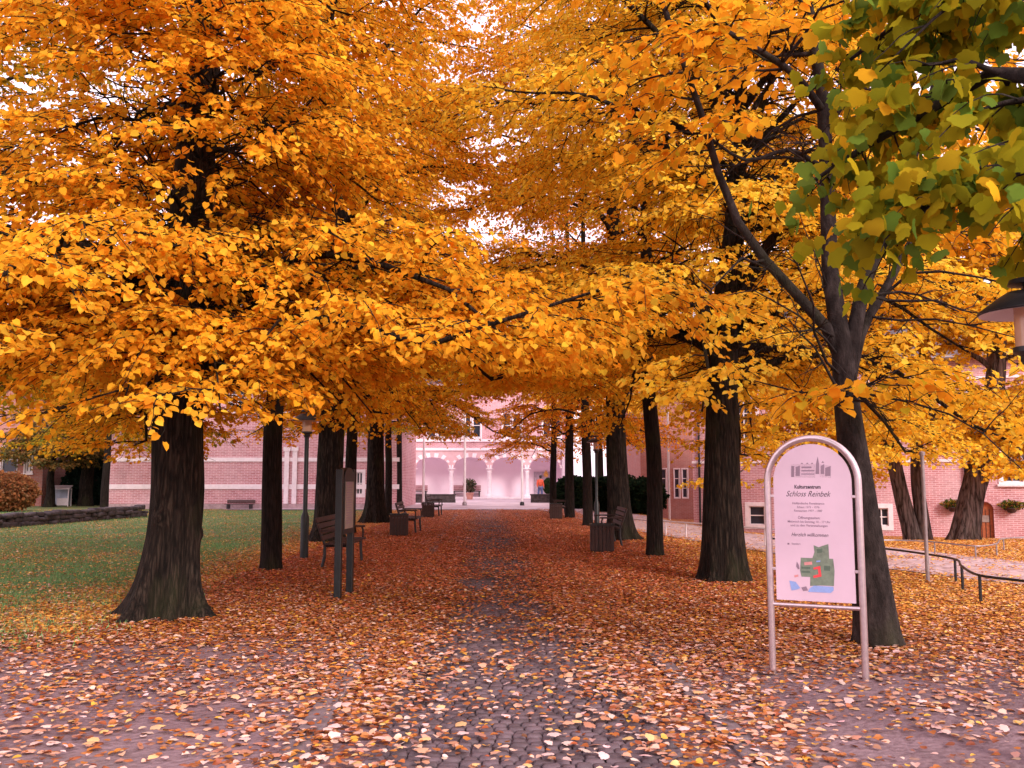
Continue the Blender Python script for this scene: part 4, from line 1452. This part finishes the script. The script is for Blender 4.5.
# --- far left red house
Yr = 52.0
rx1 = (45 - CX) / F * Yr
rh = empty("red_house", (rx1 - 9, Yr, 0), "reddish brick house with a dark window at the far left edge", "house")
hs = [(9 - (45 - 3) / F * Yr, 9 - (45 - 19) / F * Yr, 1.9, 3.4), (9 - (45 - 27) / F * Yr, 9 - (45 - 34) / F * Yr, 1.9, 3.1)]
m = MB()
wall_with_holes(m, 0, 9, -0.2, 7, 0, 0.4, hs)
m.box(8.6, 9, 0.4, 8, -0.2, 7)
m.box(0, 0.4, 0.4, 8, -0.2, 7)
m.box(0.4, 8.6, 7.6, 8, -0.2, 7)
m.build("wall", M["brick_red"], rh)
window(rh, *hs[0], 0, 1, 2, 0.03, False)
window(rh, *hs[1], 0, 2, 2, 0.06, True, 0.09)
roof_prism(rh, 0, 9, 0, 8, 7, 4)

# glazed shelter
b = ground(63, 504)
b[1] = 51.5
b[0] = (63 - CX) / F * 51.5
sh = empty("glass_shelter", b, "small pale framed glass shelter between the lawn trunks", "shelter", rz=0.25)
sh.scale = (0.62, 0.62, 0.62)
for x in (-0.85, 0.85):
    for y_ in (-0.6, 0.6):
        MB().box(x - 0.04, x + 0.04, y_ - 0.04, y_ + 0.04, 0, 1.65).build("post", M["pale_metal"], sh)
m = MB()
m.add([(-0.95, -0.7, 1.55), (0.95, -0.7, 1.55), (0.95, -0.7, 1.62), (-0.95, -0.7, 1.62), (-0.95, 0.7, 1.85), (0.95, 0.7, 1.85), (0.95, 0.7, 1.92), (-0.95, 0.7, 1.92)],
      [[0, 1, 2, 3], [4, 5, 6, 7], [0, 1, 5, 4], [3, 2, 6, 7], [0, 3, 7, 4], [1, 2, 6, 5]])
m.build("roof", M["pale_metal"], sh)
MB().box(-0.8, 0.8, 0.57, 0.6, 0.15, 1.6).build("rear_pane", M["shelter_glass"], sh)
MB().box(0.82, 0.85, -0.55, 0.55, 0.15, 1.5).build("side_pane", M["shelter_glass"], sh)
MB().box(-0.1, 0.78, -0.5, -0.45, 0.1, 0.75).build("front_panel", M["pale_metal"], sh)

# ------------------------------------------------------------------ forecourt furniture
for px, top, lab in ((424, 6.0, "white flagpole left of the potted plant, nearest the olive lime"), (465, 6.6, "white flagpole beside the potted plant in front of the arcade"), (522, 6.0, "white flagpole right of the arcade steps, near the low hedge wall")):
    Y = 52
    r_ = empty("flagpole", ((px - CX) / F * Y, Y, 0.03), lab, "flagpole", "flagpoles on the forecourt")
    MB().tube([(0, 0, 0), (0, 0, top * 0.5), (0, 0, top)], [0.075, 0.065, 0.04], 12).build("pole", M["white_paint"], r_, True)
    MB().lathe([(0.001, 0), (0.13, 0), (0.13, 0.16), (0.08, 0.22), (0.001, 0.22)], 14).build("base", M["grey_metal"] if px != 522 else M["black_metal"], r_, True)
    MB().lathe([(0.001, -0.05), (0.05, -0.03), (0.065, 0.02), (0.04, 0.07), (0.001, 0.08)], 12, (0, 0, top)).build("finial", M["pale_metal"], r_, True)

for x0, x1, lab in ((397, 456, "low grey stone wall left of the forecourt opening"), (530.5, 569, "low dark stone wall right of the forecourt opening, person behind it")):
    Y = 58
    a_, b_ = (x0 - CX) / F * Y, (x1 - CX) / F * Y
    m = MB()
    rng = np.random.default_rng(int(x0))
    for r_ in range(2):
        s = a_
        while s < b_ - 0.05:
            ln = min(rng.uniform(0.4, 0.7), b_ - s)
            m.box(s + 0.006, s + ln - 0.006, Y - 0.2 + rng.normal(0, 0.01), Y + 0.2, 0.02 + r_ * 0.24, 0.02 + r_ * 0.24 + 0.235, None, 0.015)
            s += ln
    m.box(a_ - 0.04, b_ + 0.04, Y - 0.25, Y + 0.25, 0.5, 0.58, None, 0.015)
    tag(m.build("low_wall", M["drystone"]), lab, "wall", "low walls before the arcade")


def arcade_bench(px0, px1, lab):
    Y = 70.5 + 1.7
    x0, x1 = (px0 - CX) / F * Y, (px1 - CX) / F * Y
    r_ = empty("arcade_bench", ((x0 + x1) / 2, Y, 0.12), lab, "bench", "benches in the arcade")
    h = (x1 - x0) / 2
    MB().box(-h, h, -0.25, 0.2, 0.4, 0.46).build("seat", M["wood_dark"], r_)
    m = MB()
    for k in range(3):
        m.box(-h, h, 0.21, 0.25, 0.5 + k * 0.14, 0.62 + k * 0.14)
    m.build("backrest", plain("faded_wood", (0.42, 0.22, 0.24), 0.7), r_)
    for sx in (-h + 0.12, h - 0.12):
        MB().box(sx - 0.05, sx + 0.05, -0.22, 0.2, 0, 0.4).build("leg", M["black_metal"], r_)


arcade_bench(403, 428, "faded bench in the left arches, behind the low stone wall")
arcade_bench(453, 481, "faded bench in the middle arch behind the potted plant")

Y = 66.5
r_ = empty("potted_plant", ((470 - CX) / F * Y, Y, 0.035), "leafy plant in a terracotta pot on the forecourt", "potted plant")
MB().lathe([(0.001, 0), (0.2, 0), (0.29, 0.42), (0.32, 0.42), (0.32, 0.5), (0.27, 0.5), (0.26, 0.44), (0.001, 0.44)], 20).build("pot", M["terracotta"], r_, True)
rng = np.random.default_rng(80)
n = 900
u = norm(rng.normal(0, 1, (n, 3)))
p = u * np.array([0.48, 0.4, 0.55]) * rng.uniform(0.2, 1, (n, 1)) + np.array([0, 0, 1.0])
m = MB()
for _ in range(9):
    e_ = rng.normal(0, 0.28, 2)
    m.tube([(0, 0, 0.42), (e_[0] * 0.5, e_[1] * 0.5, 0.8), (e_[0], e_[1], 1.3)], [0.015, 0.01, 0.005], 5)
m.build("stems", M["bark_slim"], r_)
link("foliage", leaf_mesh("foliage", p, u + rng.normal(0, 0.6, (n, 3)), u + np.array([0, 0, 0.6]), rng.uniform(0.07, 0.14, n), palette(n, [(0.10, 0.13, 0.07), (0.2, 0.14, 0.1), (0.3, 0.2, 0.16)], [3, 2, 1])), M["leaf"], r_)

Y = 66.3
r_ = empty("topiary", ((548 - CX) / F * Y, Y, 0.035), "clipped egg shaped green bush in a tub beside the person", "potted plant")
MB().lathe([(0.001, 0), (0.22, 0), (0.28, 0.35), (0.25, 0.35), (0.001, 0.33)], 18).build("tub", M["terracotta"], r_, True)
MB().tube([(0, 0, 0.3), (0.01, 0, 0.5), (0, 0, 0.7)], 0.03, 8).build("stem", M["bark_slim"], r_)
n = 2600
u = norm(rng.normal(0, 1, (n, 3)))
p = u * np.array([0.36, 0.36, 0.58]) * rng.uniform(0.75, 1, (n, 1)) + np.array([0, 0, 0.98])
link("foliage", leaf_mesh("foliage", p, u + rng.normal(0, 0.6, (n, 3)), u + np.array([0, 0, 0.4]), rng.uniform(0.05, 0.1, n), palette(n, [(0.04, 0.08, 0.03), (0.07, 0.12, 0.05)], [3, 2])), M["leaf"], r_)

# ------------------------------------------------------------------ person


def skin_mesh(name, verts, edges, radii, mat, parent, rootv=0, sub=1):
    me = bpy.data.meshes.new(name)
    me.from_pydata(verts, edges, [])
    o = link(name, me, None, parent)
    md = o.modifiers.new("skin", "SKIN")
    md.use_smooth_shade = True
    for i, r__ in enumerate(radii):
        sv_ = me.skin_vertices[0].data[i]
        sv_.radius = (r__, r__) if np.ndim(r__) == 0 else r__
        sv_.use_root = i == rootv
    s_ = o.modifiers.new("sub", "SUBSURF")
    s_.levels = s_.render_levels = sub
    dg = bpy.context.evaluated_depsgraph_get()
    ev = o.evaluated_get(dg)
    nm = bpy.data.meshes.new_from_object(ev)
    o.modifiers.clear()
    o.data = nm
    nm.materials.clear()
    nm.materials.append(mat)
    return o


Y = 65.5
per = empty("person", ((540 - CX) / F * Y, Y, 0.035), "person in an orange jacket and blue jeans walking towards the arcade door", "person", rz=0.35)
bv = [(0, 0, 0.95), (0, 0, 1.15), (0, 0, 1.36), (0, 0.0, 1.49), (0, -0.01, 1.59), (0, -0.01, 1.70),
      (0.18, 0, 1.40), (0.24, 0.03, 1.14), (0.25, -0.06, 0.90), (0.26, -0.10, 0.80),
      (-0.18, 0, 1.40), (-0.24, -0.03, 1.14), (-0.25, -0.10, 0.92), (-0.25, -0.15, 0.82),
      (0.10, 0, 0.88), (0.11, -0.08, 0.50), (0.11, -0.05, 0.09), (0.11, -0.17, 0.04),
      (-0.10, 0, 0.88), (-0.11, 0.06, 0.50), (-0.11, 0.14, 0.10), (-0.11, 0.04, 0.04)]
be = [(0, 1), (1, 2), (2, 3), (3, 4), (4, 5), (2, 6), (6, 7), (7, 8), (8, 9), (2, 10), (10, 11), (11, 12), (12, 13), (0, 14), (14, 15), (15, 16), (16, 17), (0, 18), (18, 19), (19, 20), (20, 21)]
br_ = [0.14, 0.13, 0.14, 0.06, 0.105, 0.10, 0.06, 0.045, 0.035, 0.035, 0.06, 0.045, 0.035, 0.035, 0.085, 0.06, 0.042, 0.035, 0.085, 0.06, 0.042, 0.035]
skin_mesh("body", bv, be, br_, M["skin"], per)
skin_mesh("jacket", [bv[i] for i in (0, 1, 2)] + [(0, 0, 1.42)] + [bv[6], bv[7], bv[8], bv[10], bv[11], bv[12]],
          [(0, 1), (1, 2), (2, 3), (2, 4), (4, 5), (5, 6), (2, 7), (7, 8), (8, 9)], [0.19, 0.175, 0.18, 0.1, 0.085, 0.07, 0.06, 0.085, 0.07, 0.06], M["jacket"], per)
skin_mesh("jeans", [bv[0], (0.10, 0, 0.86), bv[15], (0.11, -0.05, 0.12), (-0.10, 0, 0.86), bv[19], (-0.11, 0.14, 0.13)],
          [(0, 1), (1, 2), (2, 3), (0, 4), (4, 5), (5, 6)], [0.155, 0.10, 0.08, 0.065, 0.10, 0.08, 0.065], M["jeans"], per)
skin_mesh("hair", [(0, -0.03, 1.77), (0, -0.07, 1.68), (0, -0.09, 1.52)], [(0, 1), (1, 2)], [0.115, 0.13, 0.08], M["hair"], per)

# ------------------------------------------------------------------ avenue furniture


def make_lamp(b, lab, s=1.0):
    r_ = empty("street_lamp", b, lab, "street lamp", "mushroom lamps")
    r_.scale = (s, s, s)
    MB().lathe([(0.001, 0), (0.075, 0), (0.075, 0.75), (0.06, 0.80), (0.042, 0.84), (0.04, 2.26), (0.001, 2.26)], 18).build("pole", M["green_metal"], r_, True)
    MB().lathe([(0.05, 2.2), (0.062, 2.22), (0.062, 2.25), (0.10, 2.27), (0.10, 2.30), (0.001, 2.30)], 18).build("collar", M["black_metal"], r_, True)
    MB().lathe([(0.001, 2.302), (0.085, 2.302), (0.085, 2.60), (0.001, 2.60)], 22).build("lamp_glass", M["lamp_glass"], r_, True)
    sh_ = MB().lathe([(0.086, 2.585), (0.272, 2.50), (0.278, 2.505), (0.275, 2.515), (0.16, 2.60), (0.12, 2.625), (0.001, 2.63)], 32).build("lamp_shade", M["black_metal"], r_, True)
    MB().lathe([(0.087, 2.578), (0.27, 2.496)], 32).build("reflector", M["lamp_white"], sh_, True)
    MB().lathe([(0.03, 2.63), (0.03, 2.66), (0.11, 2.67), (0.10, 2.70), (0.001, 2.715)], 22).build("cap", M["black_metal"], r_, True)
    return r_


Yl_ = 5.2
make_lamp(((1037 - CX) / F * Yl_, Yl_, 0.06), "dark mushroom lamp cut by the right edge, under the green maple leaves")
g = ground(304, 559)
make_lamp(g, "slim mushroom lamp between the slim lime and the broad lime on the left", 1.10)
g = ground(597, 530)
make_lamp(g, "slim dark lamp behind the wooden bin on the right", 1.08)


def make_bin(b, lab, rz):
    r_ = empty("litter_bin", b, lab, "litter bin", "wooden litter bins of the avenue", rz)
    m = MB()
    w = 0.24
    for k in range(6):
        x = -w + 0.04 + k * (2 * w - 0.08) / 5
        m.box(x - 0.034, x + 0.034, -w - 0.012, -w + 0.012, 0.04, 0.58, None, 0.006)
        m.box(x - 0.034, x + 0.034, w - 0.012, w + 0.012, 0.04, 0.58, None, 0.006)
        m.box(-w - 0.012, -w + 0.012, x - 0.034, x + 0.034, 0.04, 0.58, None, 0.006)
        m.box(w - 0.012, w + 0.012, x - 0.034, x + 0.034, 0.04, 0.58, None, 0.006)
    m.build("slat_casing", M["wood_dark"], r_)
    MB().box(-w + 0.02, w - 0.02, -w + 0.02, w - 0.02, 0.0, 0.5, None, 0.01).build("liner", M["black_metal"], r_)
    m = MB()
    for (a_, b_, c_, d_) in ((-w - 0.02, w + 0.02, -w - 0.02, -w + 0.03), (-w - 0.02, w + 0.02, w - 0.03, w + 0.02), (-w - 0.02, -w + 0.03, -w + 0.03, w - 0.03), (w - 0.03, w + 0.02, -w + 0.03, w - 0.03)):
        m.box(a_, b_, c_, d_, 0.582, 0.612)
    m.build("rim", M["black_metal"], r_)
    return r_


def make_bench(b, lab, rz):
    """local: seat faces -x ... length along y"""
    r_ = empty("park_bench", b, lab, "bench", "wooden park benches of the avenue", rz)
    m = MB()
    for k in range(5):
        m.box(-0.05 + k * 0.095, 0.03 + k * 0.095, -0.85, 0.85, 0.425, 0.46, None, 0.006)
    m.build("seat", M["wood_dark"], r_)
    m = MB()
    for k in range(4):
        T = Matrix.Translation((-0.10 - 0.035 * k, 0, 0.54 + 0.105 * k)) @ Matrix.Rotation(-0.28, 4, "Y")
        m.box(-0.016, 0.016, -0.85, 0.85, -0.042, 0.042, T, 0.006)
    m.build("backrest", M["wood_dark"], r_)
    for sy in (-0.7, 0.7):
        m = MB()
        m.tube([(0.36, sy, 0), (0.34, sy, 0.22), (0.33, sy, 0.42)], 0.028, 8)
        m.tube([(-0.12, sy, 0), (-0.07, sy, 0.22), (-0.07, sy, 0.42), (-0.16, sy, 0.66), (-0.23, sy, 0.88)], 0.028, 8)
        m.tube([(0.34, sy, 0.40), (0.1, sy, 0.405), (-0.08, sy, 0.40)], 0.024, 8)
        m.build("leg", M["black_metal"], r_)
        m = MB()
        m.tube([(0.36, sy * 1.12, 0.42), (0.36, sy * 1.12, 0.60), (0.34, sy * 1.12, 0.655)], 0.02, 8)
        m.box(-0.16, 0.40, sy * 1.12 - 0.035, sy * 1.12 + 0.035, 0.655, 0.69, None, 0.008)
        m.build("armrest", M["wood_dark"], r_)
    return r_


g = ground(326, 570)
make_bench((g[0], g[1] + 0.9, 0), "dark wooden bench behind the notice board, facing the path", 0.0)
g = ground(399, 536)
make_bin(g, "slatted wooden bin on the left side, below the broad mid distance lime", 0.1)
make_bench((g[0] + 0.02, g[1] + 1.5, 0), "dark wooden bench just behind the nearer bin on the left", 0.0)
g = ground(428, 517.5)
make_bin(g, "slatted wooden bin on the left side nearest the forecourt", 0.1)
make_bench((g[0] + 0.02, g[1] + 1.6, 0), "dark wooden bench at the forecourt end of the left side", 0.0)
g = ground(602, 552)
make_bin(g, "slatted wooden bin on the right side, in front of the broad lime", -0.05)
make_bench((g[0] + 0.5, g[1] + 2.2, 0), "dark wooden bench behind the right bin, at the broad lime's roots", math.pi)
g = ground(556, 519)
make_bin(g, "slatted wooden bin on the right side, farthest along the avenue", -0.05)
make_bench((g[0] + 0.4, g[1] + 1.6, 0), "dark wooden bench behind the farthest bin on the right", math.pi)

# notice board, almost edge on
pA, pB = ground(337.5, 600), ground(349.5, 594)
ang = math.atan2(pB[1] - pA[1], pB[0] - pA[0])
Lb = float(np.linalg.norm(pB - pA))
nb = empty("notice_board", (pA + pB) / 2, "dark green notice board on two posts, seen almost edge on", "notice board", rz=ang)
for s_ in (-1, 1):
    MB().box(s_ * Lb / 2 - 0.045, s_ * Lb / 2 + 0.045, -0.045, 0.045, 0, 1.72, None, 0.01).build("post", M["green_metal"], nb)
hb_ = Lb / 2 - 0.05
poly = [(-hb_, 0.85), (hb_, 0.85), (hb_, 1.60)] + [(hb_ * math.cos(a), 1.60 + 0.14 * math.sin(a)) for a in np.linspace(0.15, math.pi - 0.15, 9)] + [(-hb_, 1.60)]
MB().prism(poly, -0.05, 0.05).build("board", M["green_metal"], nb)
MB().box(-hb_ + 0.05, hb_ - 0.05, -0.058, -0.0515, 0.92, 1.55).build("notice_sheet", M["notice"], nb)
m = MB()
rng = np.random.default_rng(90)
for k in range(16):
    z = 1.5 - k * 0.034
    m.box(-hb_ + 0.09, -hb_ + 0.09 + rng.uniform(0.25, 2 * hb_ - 0.2), -0.0605, -0.0585, z, z + 0.012)
m.box(-hb_ + 0.09, hb_ - 0.12, -0.061, -0.0585, 1.58 - 0.06, 1.545)
m.build("printed_lines", M["ink_grey"], nb)

# ------------------------------------------------------------------ arched sign
pA, pB = ground(773, 673), ground(866, 681)
ang = math.atan2(pB[1] - pA[1], pB[0] - pA[0])
Ws = float(np.linalg.norm(pB - pA))
sg = empty("arched_sign", (pA + pB) / 2, "white arched visitor sign in a steel tube frame beside the leaning tree", "sign", rz=ang)
h = Ws / 2
zs_, rt = 1.93 - h, 0.028
pts = [(-h, 0, -0.03), (-h, 0, 0.6), (-h, 0, zs_)] + [(h * math.cos(a), 0, zs_ + h * math.sin(a)) for a in np.linspace(math.pi, 0, 25)[1:-1]] + [(h, 0, zs_), (h, 0, 0.6), (h, 0, -0.03)]
MB().tube(pts, rt, 16).build("frame", M["steel"], sg, True)
MB().tube([(-h + 0.02, 0, 0.56), (0, 0, 0.56), (h - 0.02, 0, 0.56)], 0.017, 12).build("crossbar", M["steel"], sg, True)
hp = h - 0.050
zp0 = 0.60
poly = [(-hp, zp0), (hp, zp0)] + [(hp * math.cos(a), zs_ + hp * math.sin(a)) for a in np.linspace(0, math.pi, 33)]
panel = MB().prism(poly, -0.012, 0.012).build("panel", M["panel"], sg)
for x, z in ((-hp - 0.02, 0.85), (hp + 0.02, 0.85), (-hp - 0.02, 1.45), (hp + 0.02, 1.45)):
    MB().box(x - 0.022, x + 0.022, -0.016, 0.016, z - 0.012, z + 0.012, None, 0.004).build("clip", M["steel"], sg)
YF = -0.0135


def text_mesh(lines, name, mat, parent):
    """lines: (text, x centre, z baseline, width, shear, bold offset, xscale) -> one flat mesh"""
    Vt, Ft = [], []
    for tx, xc, z, width, shear, off, align in lines:
        cu = bpy.data.curves.new("t", "FONT")
        cu.body = tx
        cu.size = 1
        cu.shear = shear
        cu.offset = off
        cu.resolution_u = 3
        o = bpy.data.objects.new("t", cu)
        COL.objects.link(o)
        dg = bpy.context.evaluated_depsgraph_get()
        me = bpy.data.meshes.new_from_object(o.evaluated_get(dg))
        co_ = np.array([v.co[:] for v in me.vertices])
        w0, w1 = co_[:, 0].min(), co_[:, 0].max()
        sc = width / (w1 - w0)
        hs_ = sc * align
        b_ = len(Vt)
        for c_ in co_:
            Vt.append((xc + (c_[0] - (w0 + w1) / 2) * sc, YF, z + c_[1] * hs_))
        Ft += [[i + b_ for i in p_.vertices] for p_ in me.polygons]
        bpy.data.objects.remove(o)
        bpy.data.curves.remove(cu)
        bpy.data.meshes.remove(me)
    me = bpy.data.meshes.new(name)
    me.from_pydata(Vt, [], Ft)
    return link(name, me, mat, parent)


def sz(py):
    """pixel row on the sign -> z"""
    return at(817, py, float((pA[1] + pB[1]) / 2))[2]


k_ = Ws / 93.5      # metres per picture pixel across the sign


def sxp(px, py=520):
    # px column -> local x, allowing for the lean of verticals in the picture
    c_ = 816 + (py - 560) * 0.047
    return (px - c_) * k_


text_mesh([("Kulturzentrum", sxp(808, 487), sz(488.5), 27 * k_, 0, 0.03, 1.2)], "lettering", M["ink"], panel)
text_mesh([("Schloss Reinbek", sxp(809, 495), sz(496.5), 46 * k_, 0.42, -0.004, 1.25)], "script_lettering", M["ink"], panel)
text_mesh([("Herzlich willkommen", sxp(811, 535), sz(536.5), 38 * k_, 0.42, -0.002, 1.25)], "script_lettering", M["ink"], panel)
text_mesh([("Holländische Renaissance", sxp(809, 503), sz(504.4), 33 * k_, 0, 0.006, 1.05),
           ("Erbaut 1572 - 1576", sxp(809, 507), sz(508.1), 23 * k_, 0, 0.006, 1.05),
           ("Restauriert 1977 - 1987", sxp(809, 510), sz(511.8), 29 * k_, 0, 0.006, 1.05),
           ("Öffnungszeiten:", sxp(810, 518), sz(519.0), 23 * k_, 0, 0.01, 1.05),
           ("Mittwoch bis Sonntag 10 - 17 Uhr", sxp(810, 522), sz(522.8), 44 * k_, 0, 0.006, 1.05),
           ("und zu den Veranstaltungen", sxp(810, 525), sz(526.6), 38 * k_, 0, 0.006, 1.05),
           ("Standort", sxp(797, 544), sz(545.0), 9 * k_, 0, 0.01, 1.05)], "lettering", M["ink_grey"], panel)


def flat(name, polys, mat, y):
    for p_ in polys:
        q = [(sxp(px, py), sz(py)) for px, py in p_]
        MB().add([(x, y, z) for x, z in q], [list(range(len(q)))]).build(name, mat, panel)


# park plan
green = [(815, 545), (820, 547), (824, 545.5), (830, 543.5), (831, 558), (835, 558), (836.5, 570), (836, 585), (822, 585), (812, 586), (812, 577), (803, 577), (801.5, 571), (802, 558), (814, 558), (816, 552)]
flat("map_park", [green], M["map_green"], YF)
flat("map_water", [[(812, 588), (816, 585.5), (835.5, 585.8), (836, 589), (833, 592), (810, 592)], [(790.5, 581.5), (797, 582.5), (802, 588.5), (799, 590), (793, 591.5)], [(818, 560.5), (822, 560), (822, 561.5), (818, 562)]], M["map_blue"], YF - 0.0012)
flat("map_beds", [[(803, 567), (812, 567), (812, 569), (803, 569)], [(803, 571), (812, 571), (812, 573), (803, 573)], [(826, 565), (832, 565), (832, 570), (826, 570)], [(818, 549), (824, 548), (824, 552), (819, 553)]], M["map_dark"], YF - 0.0012)
flat("map_castle", [[(815, 567.5), (822, 565.5), (823.5, 576), (815.5, 578), (815, 575.5), (820.5, 574), (819.5, 568.5), (815.5, 569.5)]], M["map_red"], YF - 0.002)
flat("map_terrace", [[(805.5, 562.5), (813.5, 561.5), (814, 564.5), (806, 565.5)], [(795.5, 576), (799.5, 575), (800, 577), (796, 578)]], M["map_rose"], YF - 0.0018)
flat("map_symbol", [[(788, 543.5), (790, 543.5), (790, 545.2), (788, 545.2)], [(803, 588), (808, 586.5), (810, 590.5), (805, 591.5)], [(798, 562), (800, 565), (801, 569), (799.5, 570), (797.5, 567)]], M["ink_grey"], YF - 0.001)
# small engraving of a long gabled house with a spire
eng = [[(791, 466), (794, 466), (794, 477), (791, 477)], [(795.5, 467), (800, 465.5), (800, 476), (795.5, 476)], [(801.5, 466.5), (812, 466.5), (812, 468.2), (801.5, 468.2)], [(801.5, 470), (815, 470), (815, 471.4), (801.5, 471.4)], [(801.5, 473.5), (815, 473.5), (815, 474.6), (801.5, 474.6)],
       [(816.5, 464), (818.2, 456.5), (819.8, 464), (820, 474), (816.2, 474)], [(821.5, 466), (825, 464), (825, 474), (821.5, 474)], [(826, 468), (831.5, 466), (831.5, 476), (826, 476)], [(800.5, 464), (802, 462.5), (803.5, 464)], [(806, 464), (807.5, 462.5), (809, 464)], [(811, 464), (812.5, 462.5), (814, 464)], [(822, 463), (823.5, 461), (825, 463)]]
flat("castle_engraving", eng, M["ink_grey"], YF)
flat("castle_shading", [[(790.5, 464), (816, 464), (816, 478), (790.5, 477)], [(820.5, 464.5), (832, 466), (832, 478), (820.5, 477)]], plain("pale_ink", (0.55, 0.40, 0.49), 0.5, 0, 0.35, 220, 0), YF + 0.0007)

# ------------------------------------------------------------------ low rails and slim poles


def rail(name, lab, pts, h, mat, posts, r=0.017, group=None):
    """pts: ground points; posts: indices that carry a post"""
    b = pts[0]
    root = empty(name, b, lab, "railing", group)
    P = [np.array(p) - np.array(b) + np.array([0, 0, h]) for p in pts]
    m = MB()
    m.tube(resample(P, 6 * len(P)), r, 8)
    m.build("handrail", mat, root, True)
    for i in posts:
        q = np.array(pts[i]) - np.array(b)
        MB().tube([q + (0, 0, -0.05), q + (0, 0, h * 0.5), q + (0, 0, h - 0.004)], r * 1.15, 8).build("post", mat, root, True)
    return root


gp = [ground(px, py) for px, py in ((1075, 626), (1028, 612), (981, 604), (963, 592), (956, 583), (920, 575), (876, 568), (830, 562), (770, 556))]
rail("low_railing", "low dark rail with short posts along the near edge of the lane", gp, 0.36, M["black_metal"], (0, 1, 2, 3, 4, 6, 7, 8), 0.018)
gp = [ground(px, py) for px, py in ((868, 553), (900, 553), (935, 555), (976, 560), (997, 557), (1004, 551), (1040, 549))]
rail("low_railing", "low pale grey rail around the leaf covered plot of the two old trees", gp, 0.27, M["grey_metal"], (0, 2, 3, 4, 5), 0.014)
gp = []
for px, py, Y in ((630, 0, 26.5), (646, 0, 25.5), (664, 0, 25), (684, 0, 24.2), (704, 0, 23.4), (730, 0, 22.4), (762, 0, 21.4), (800, 0, 20.4), (850, 0, 19.6)):
    x = (px - CX) / F * Y
    gp.append(np.array([x, Y, float(hgt(x, Y))]))
rail("low_railing", "low pale metal rail beyond the slim lime on the far side of the lane", gp, 0.42, M["pale_metal"], (0, 2, 3, 5, 6, 7, 8), 0.02)

g = ground(928, 583)
r_ = empty("slim_pole", g, "slim grey metal pole on the leaf covered strip right of the leaning tree", "pole")
MB().tube([(0, 0, -0.05), (0, 0, 1.0), (0, 0, 1.95)], [0.03, 0.029, 0.028], 12).build("shaft", M["grey_metal"], r_, True)
MB().lathe([(0.001, 0), (0.045, 0), (0.045, 0.05), (0.001, 0.07)], 12, (0, 0, 1.95)).build("cap", M["grey_metal"], r_, True)
g = ground(222, 508.5)
r_ = empty("slim_pole", g, "thin dark pole in front of the pink brick range", "pole")
MB().tube([(0, 0, -0.05), (0, 0, 1.5), (0, 0, 3.4)], [0.06, 0.05, 0.045], 10).build("shaft", M["black_metal"], r_, True)
MB().lathe([(0.001, 0), (0.16, 0.02), (0.13, 0.2), (0.001, 0.28)], 12, (0, 0, 3.4)).build("cap", M["black_metal"], r_, True)
x_ = (668 - CX) / F * 44
r_ = empty("slim_pole", (x_, 44, float(hgt(x_, 44))), "pale pole in front of the shaded brick wing", "pole")
MB().tube([(0, 0, -0.05), (0, 0, 2.0), (0, 0, 5.2)], [0.06, 0.055, 0.05], 10).build("shaft", M["pale_metal"], r_, True)
MB().lathe([(0.001, 0), (0.07, 0), (0.07, 0.05), (0.001, 0.09)], 10, (0, 0, 5.2)).build("cap", M["pale_metal"], r_, True)

# ------------------------------------------------------------------ light
SUN_EL, SUN_AZ = R(28), R(150)     # azimuth clockwise from +Y (north): behind the camera, to the right
w = bpy.data.worlds.new("World")
S.world = w
w.use_nodes = True
nt = w.node_tree
nt.nodes.clear()
out = nt.nodes.new("ShaderNodeOutputWorld")
bg = nt.nodes.new("ShaderNodeBackground")
sky = nt.nodes.new("ShaderNodeTexSky")
sky.sky_type = "NISHITA"
sky.sun_disc = False
sky.sun_elevation = SUN_EL
sky.sun_rotation = SUN_AZ
sky.air_density = 1.5
sky.dust_density = 3.0
mixn = nt.nodes.new("ShaderNodeMix")
mixn.data_type = "RGBA"
mixn.inputs[0].default_value = 0.72
nt.links.new(sky.outputs[0], mixn.inputs[6])
mixn.inputs[7].default_value = (11.0, 8.6, 10.0, 1)     # thin bright cloud veil
nt.links.new(mixn.outputs[2], bg.inputs["Color"])
bg.inputs["Strength"].default_value = 0.12
nt.links.new(bg.outputs[0], out.inputs["Surface"])
sun = bpy.data.lights.new("sun", "SUN")
sun.energy = 1.9
sun.angle = R(16)
sun.color = (1.0, 0.88, 0.84)
so = bpy.data.objects.new("sun", sun)
COL.objects.link(so)
dirs = Vector((math.sin(SUN_AZ) * math.cos(SUN_EL), math.cos(SUN_AZ) * math.cos(SUN_EL), math.sin(SUN_EL)))
so.rotation_euler = dirs.to_track_quat("Z", "Y").to_euler()
so.location = dirs * 60

S.view_settings.view_transform = "Standard"
S.view_settings.look = "None"
S.view_settings.gamma = 1
S.view_settings.exposure = 0.93
S.render.engine = "CYCLES"
c_ = S.cycles
c_.max_bounces = 8
c_.diffuse_bounces = 6
c_.glossy_bounces = 2
c_.transmission_bounces = 4
c_.sample_clamp_indirect = 6
c_.use_denoising = True
c_.use_adaptive_sampling = True
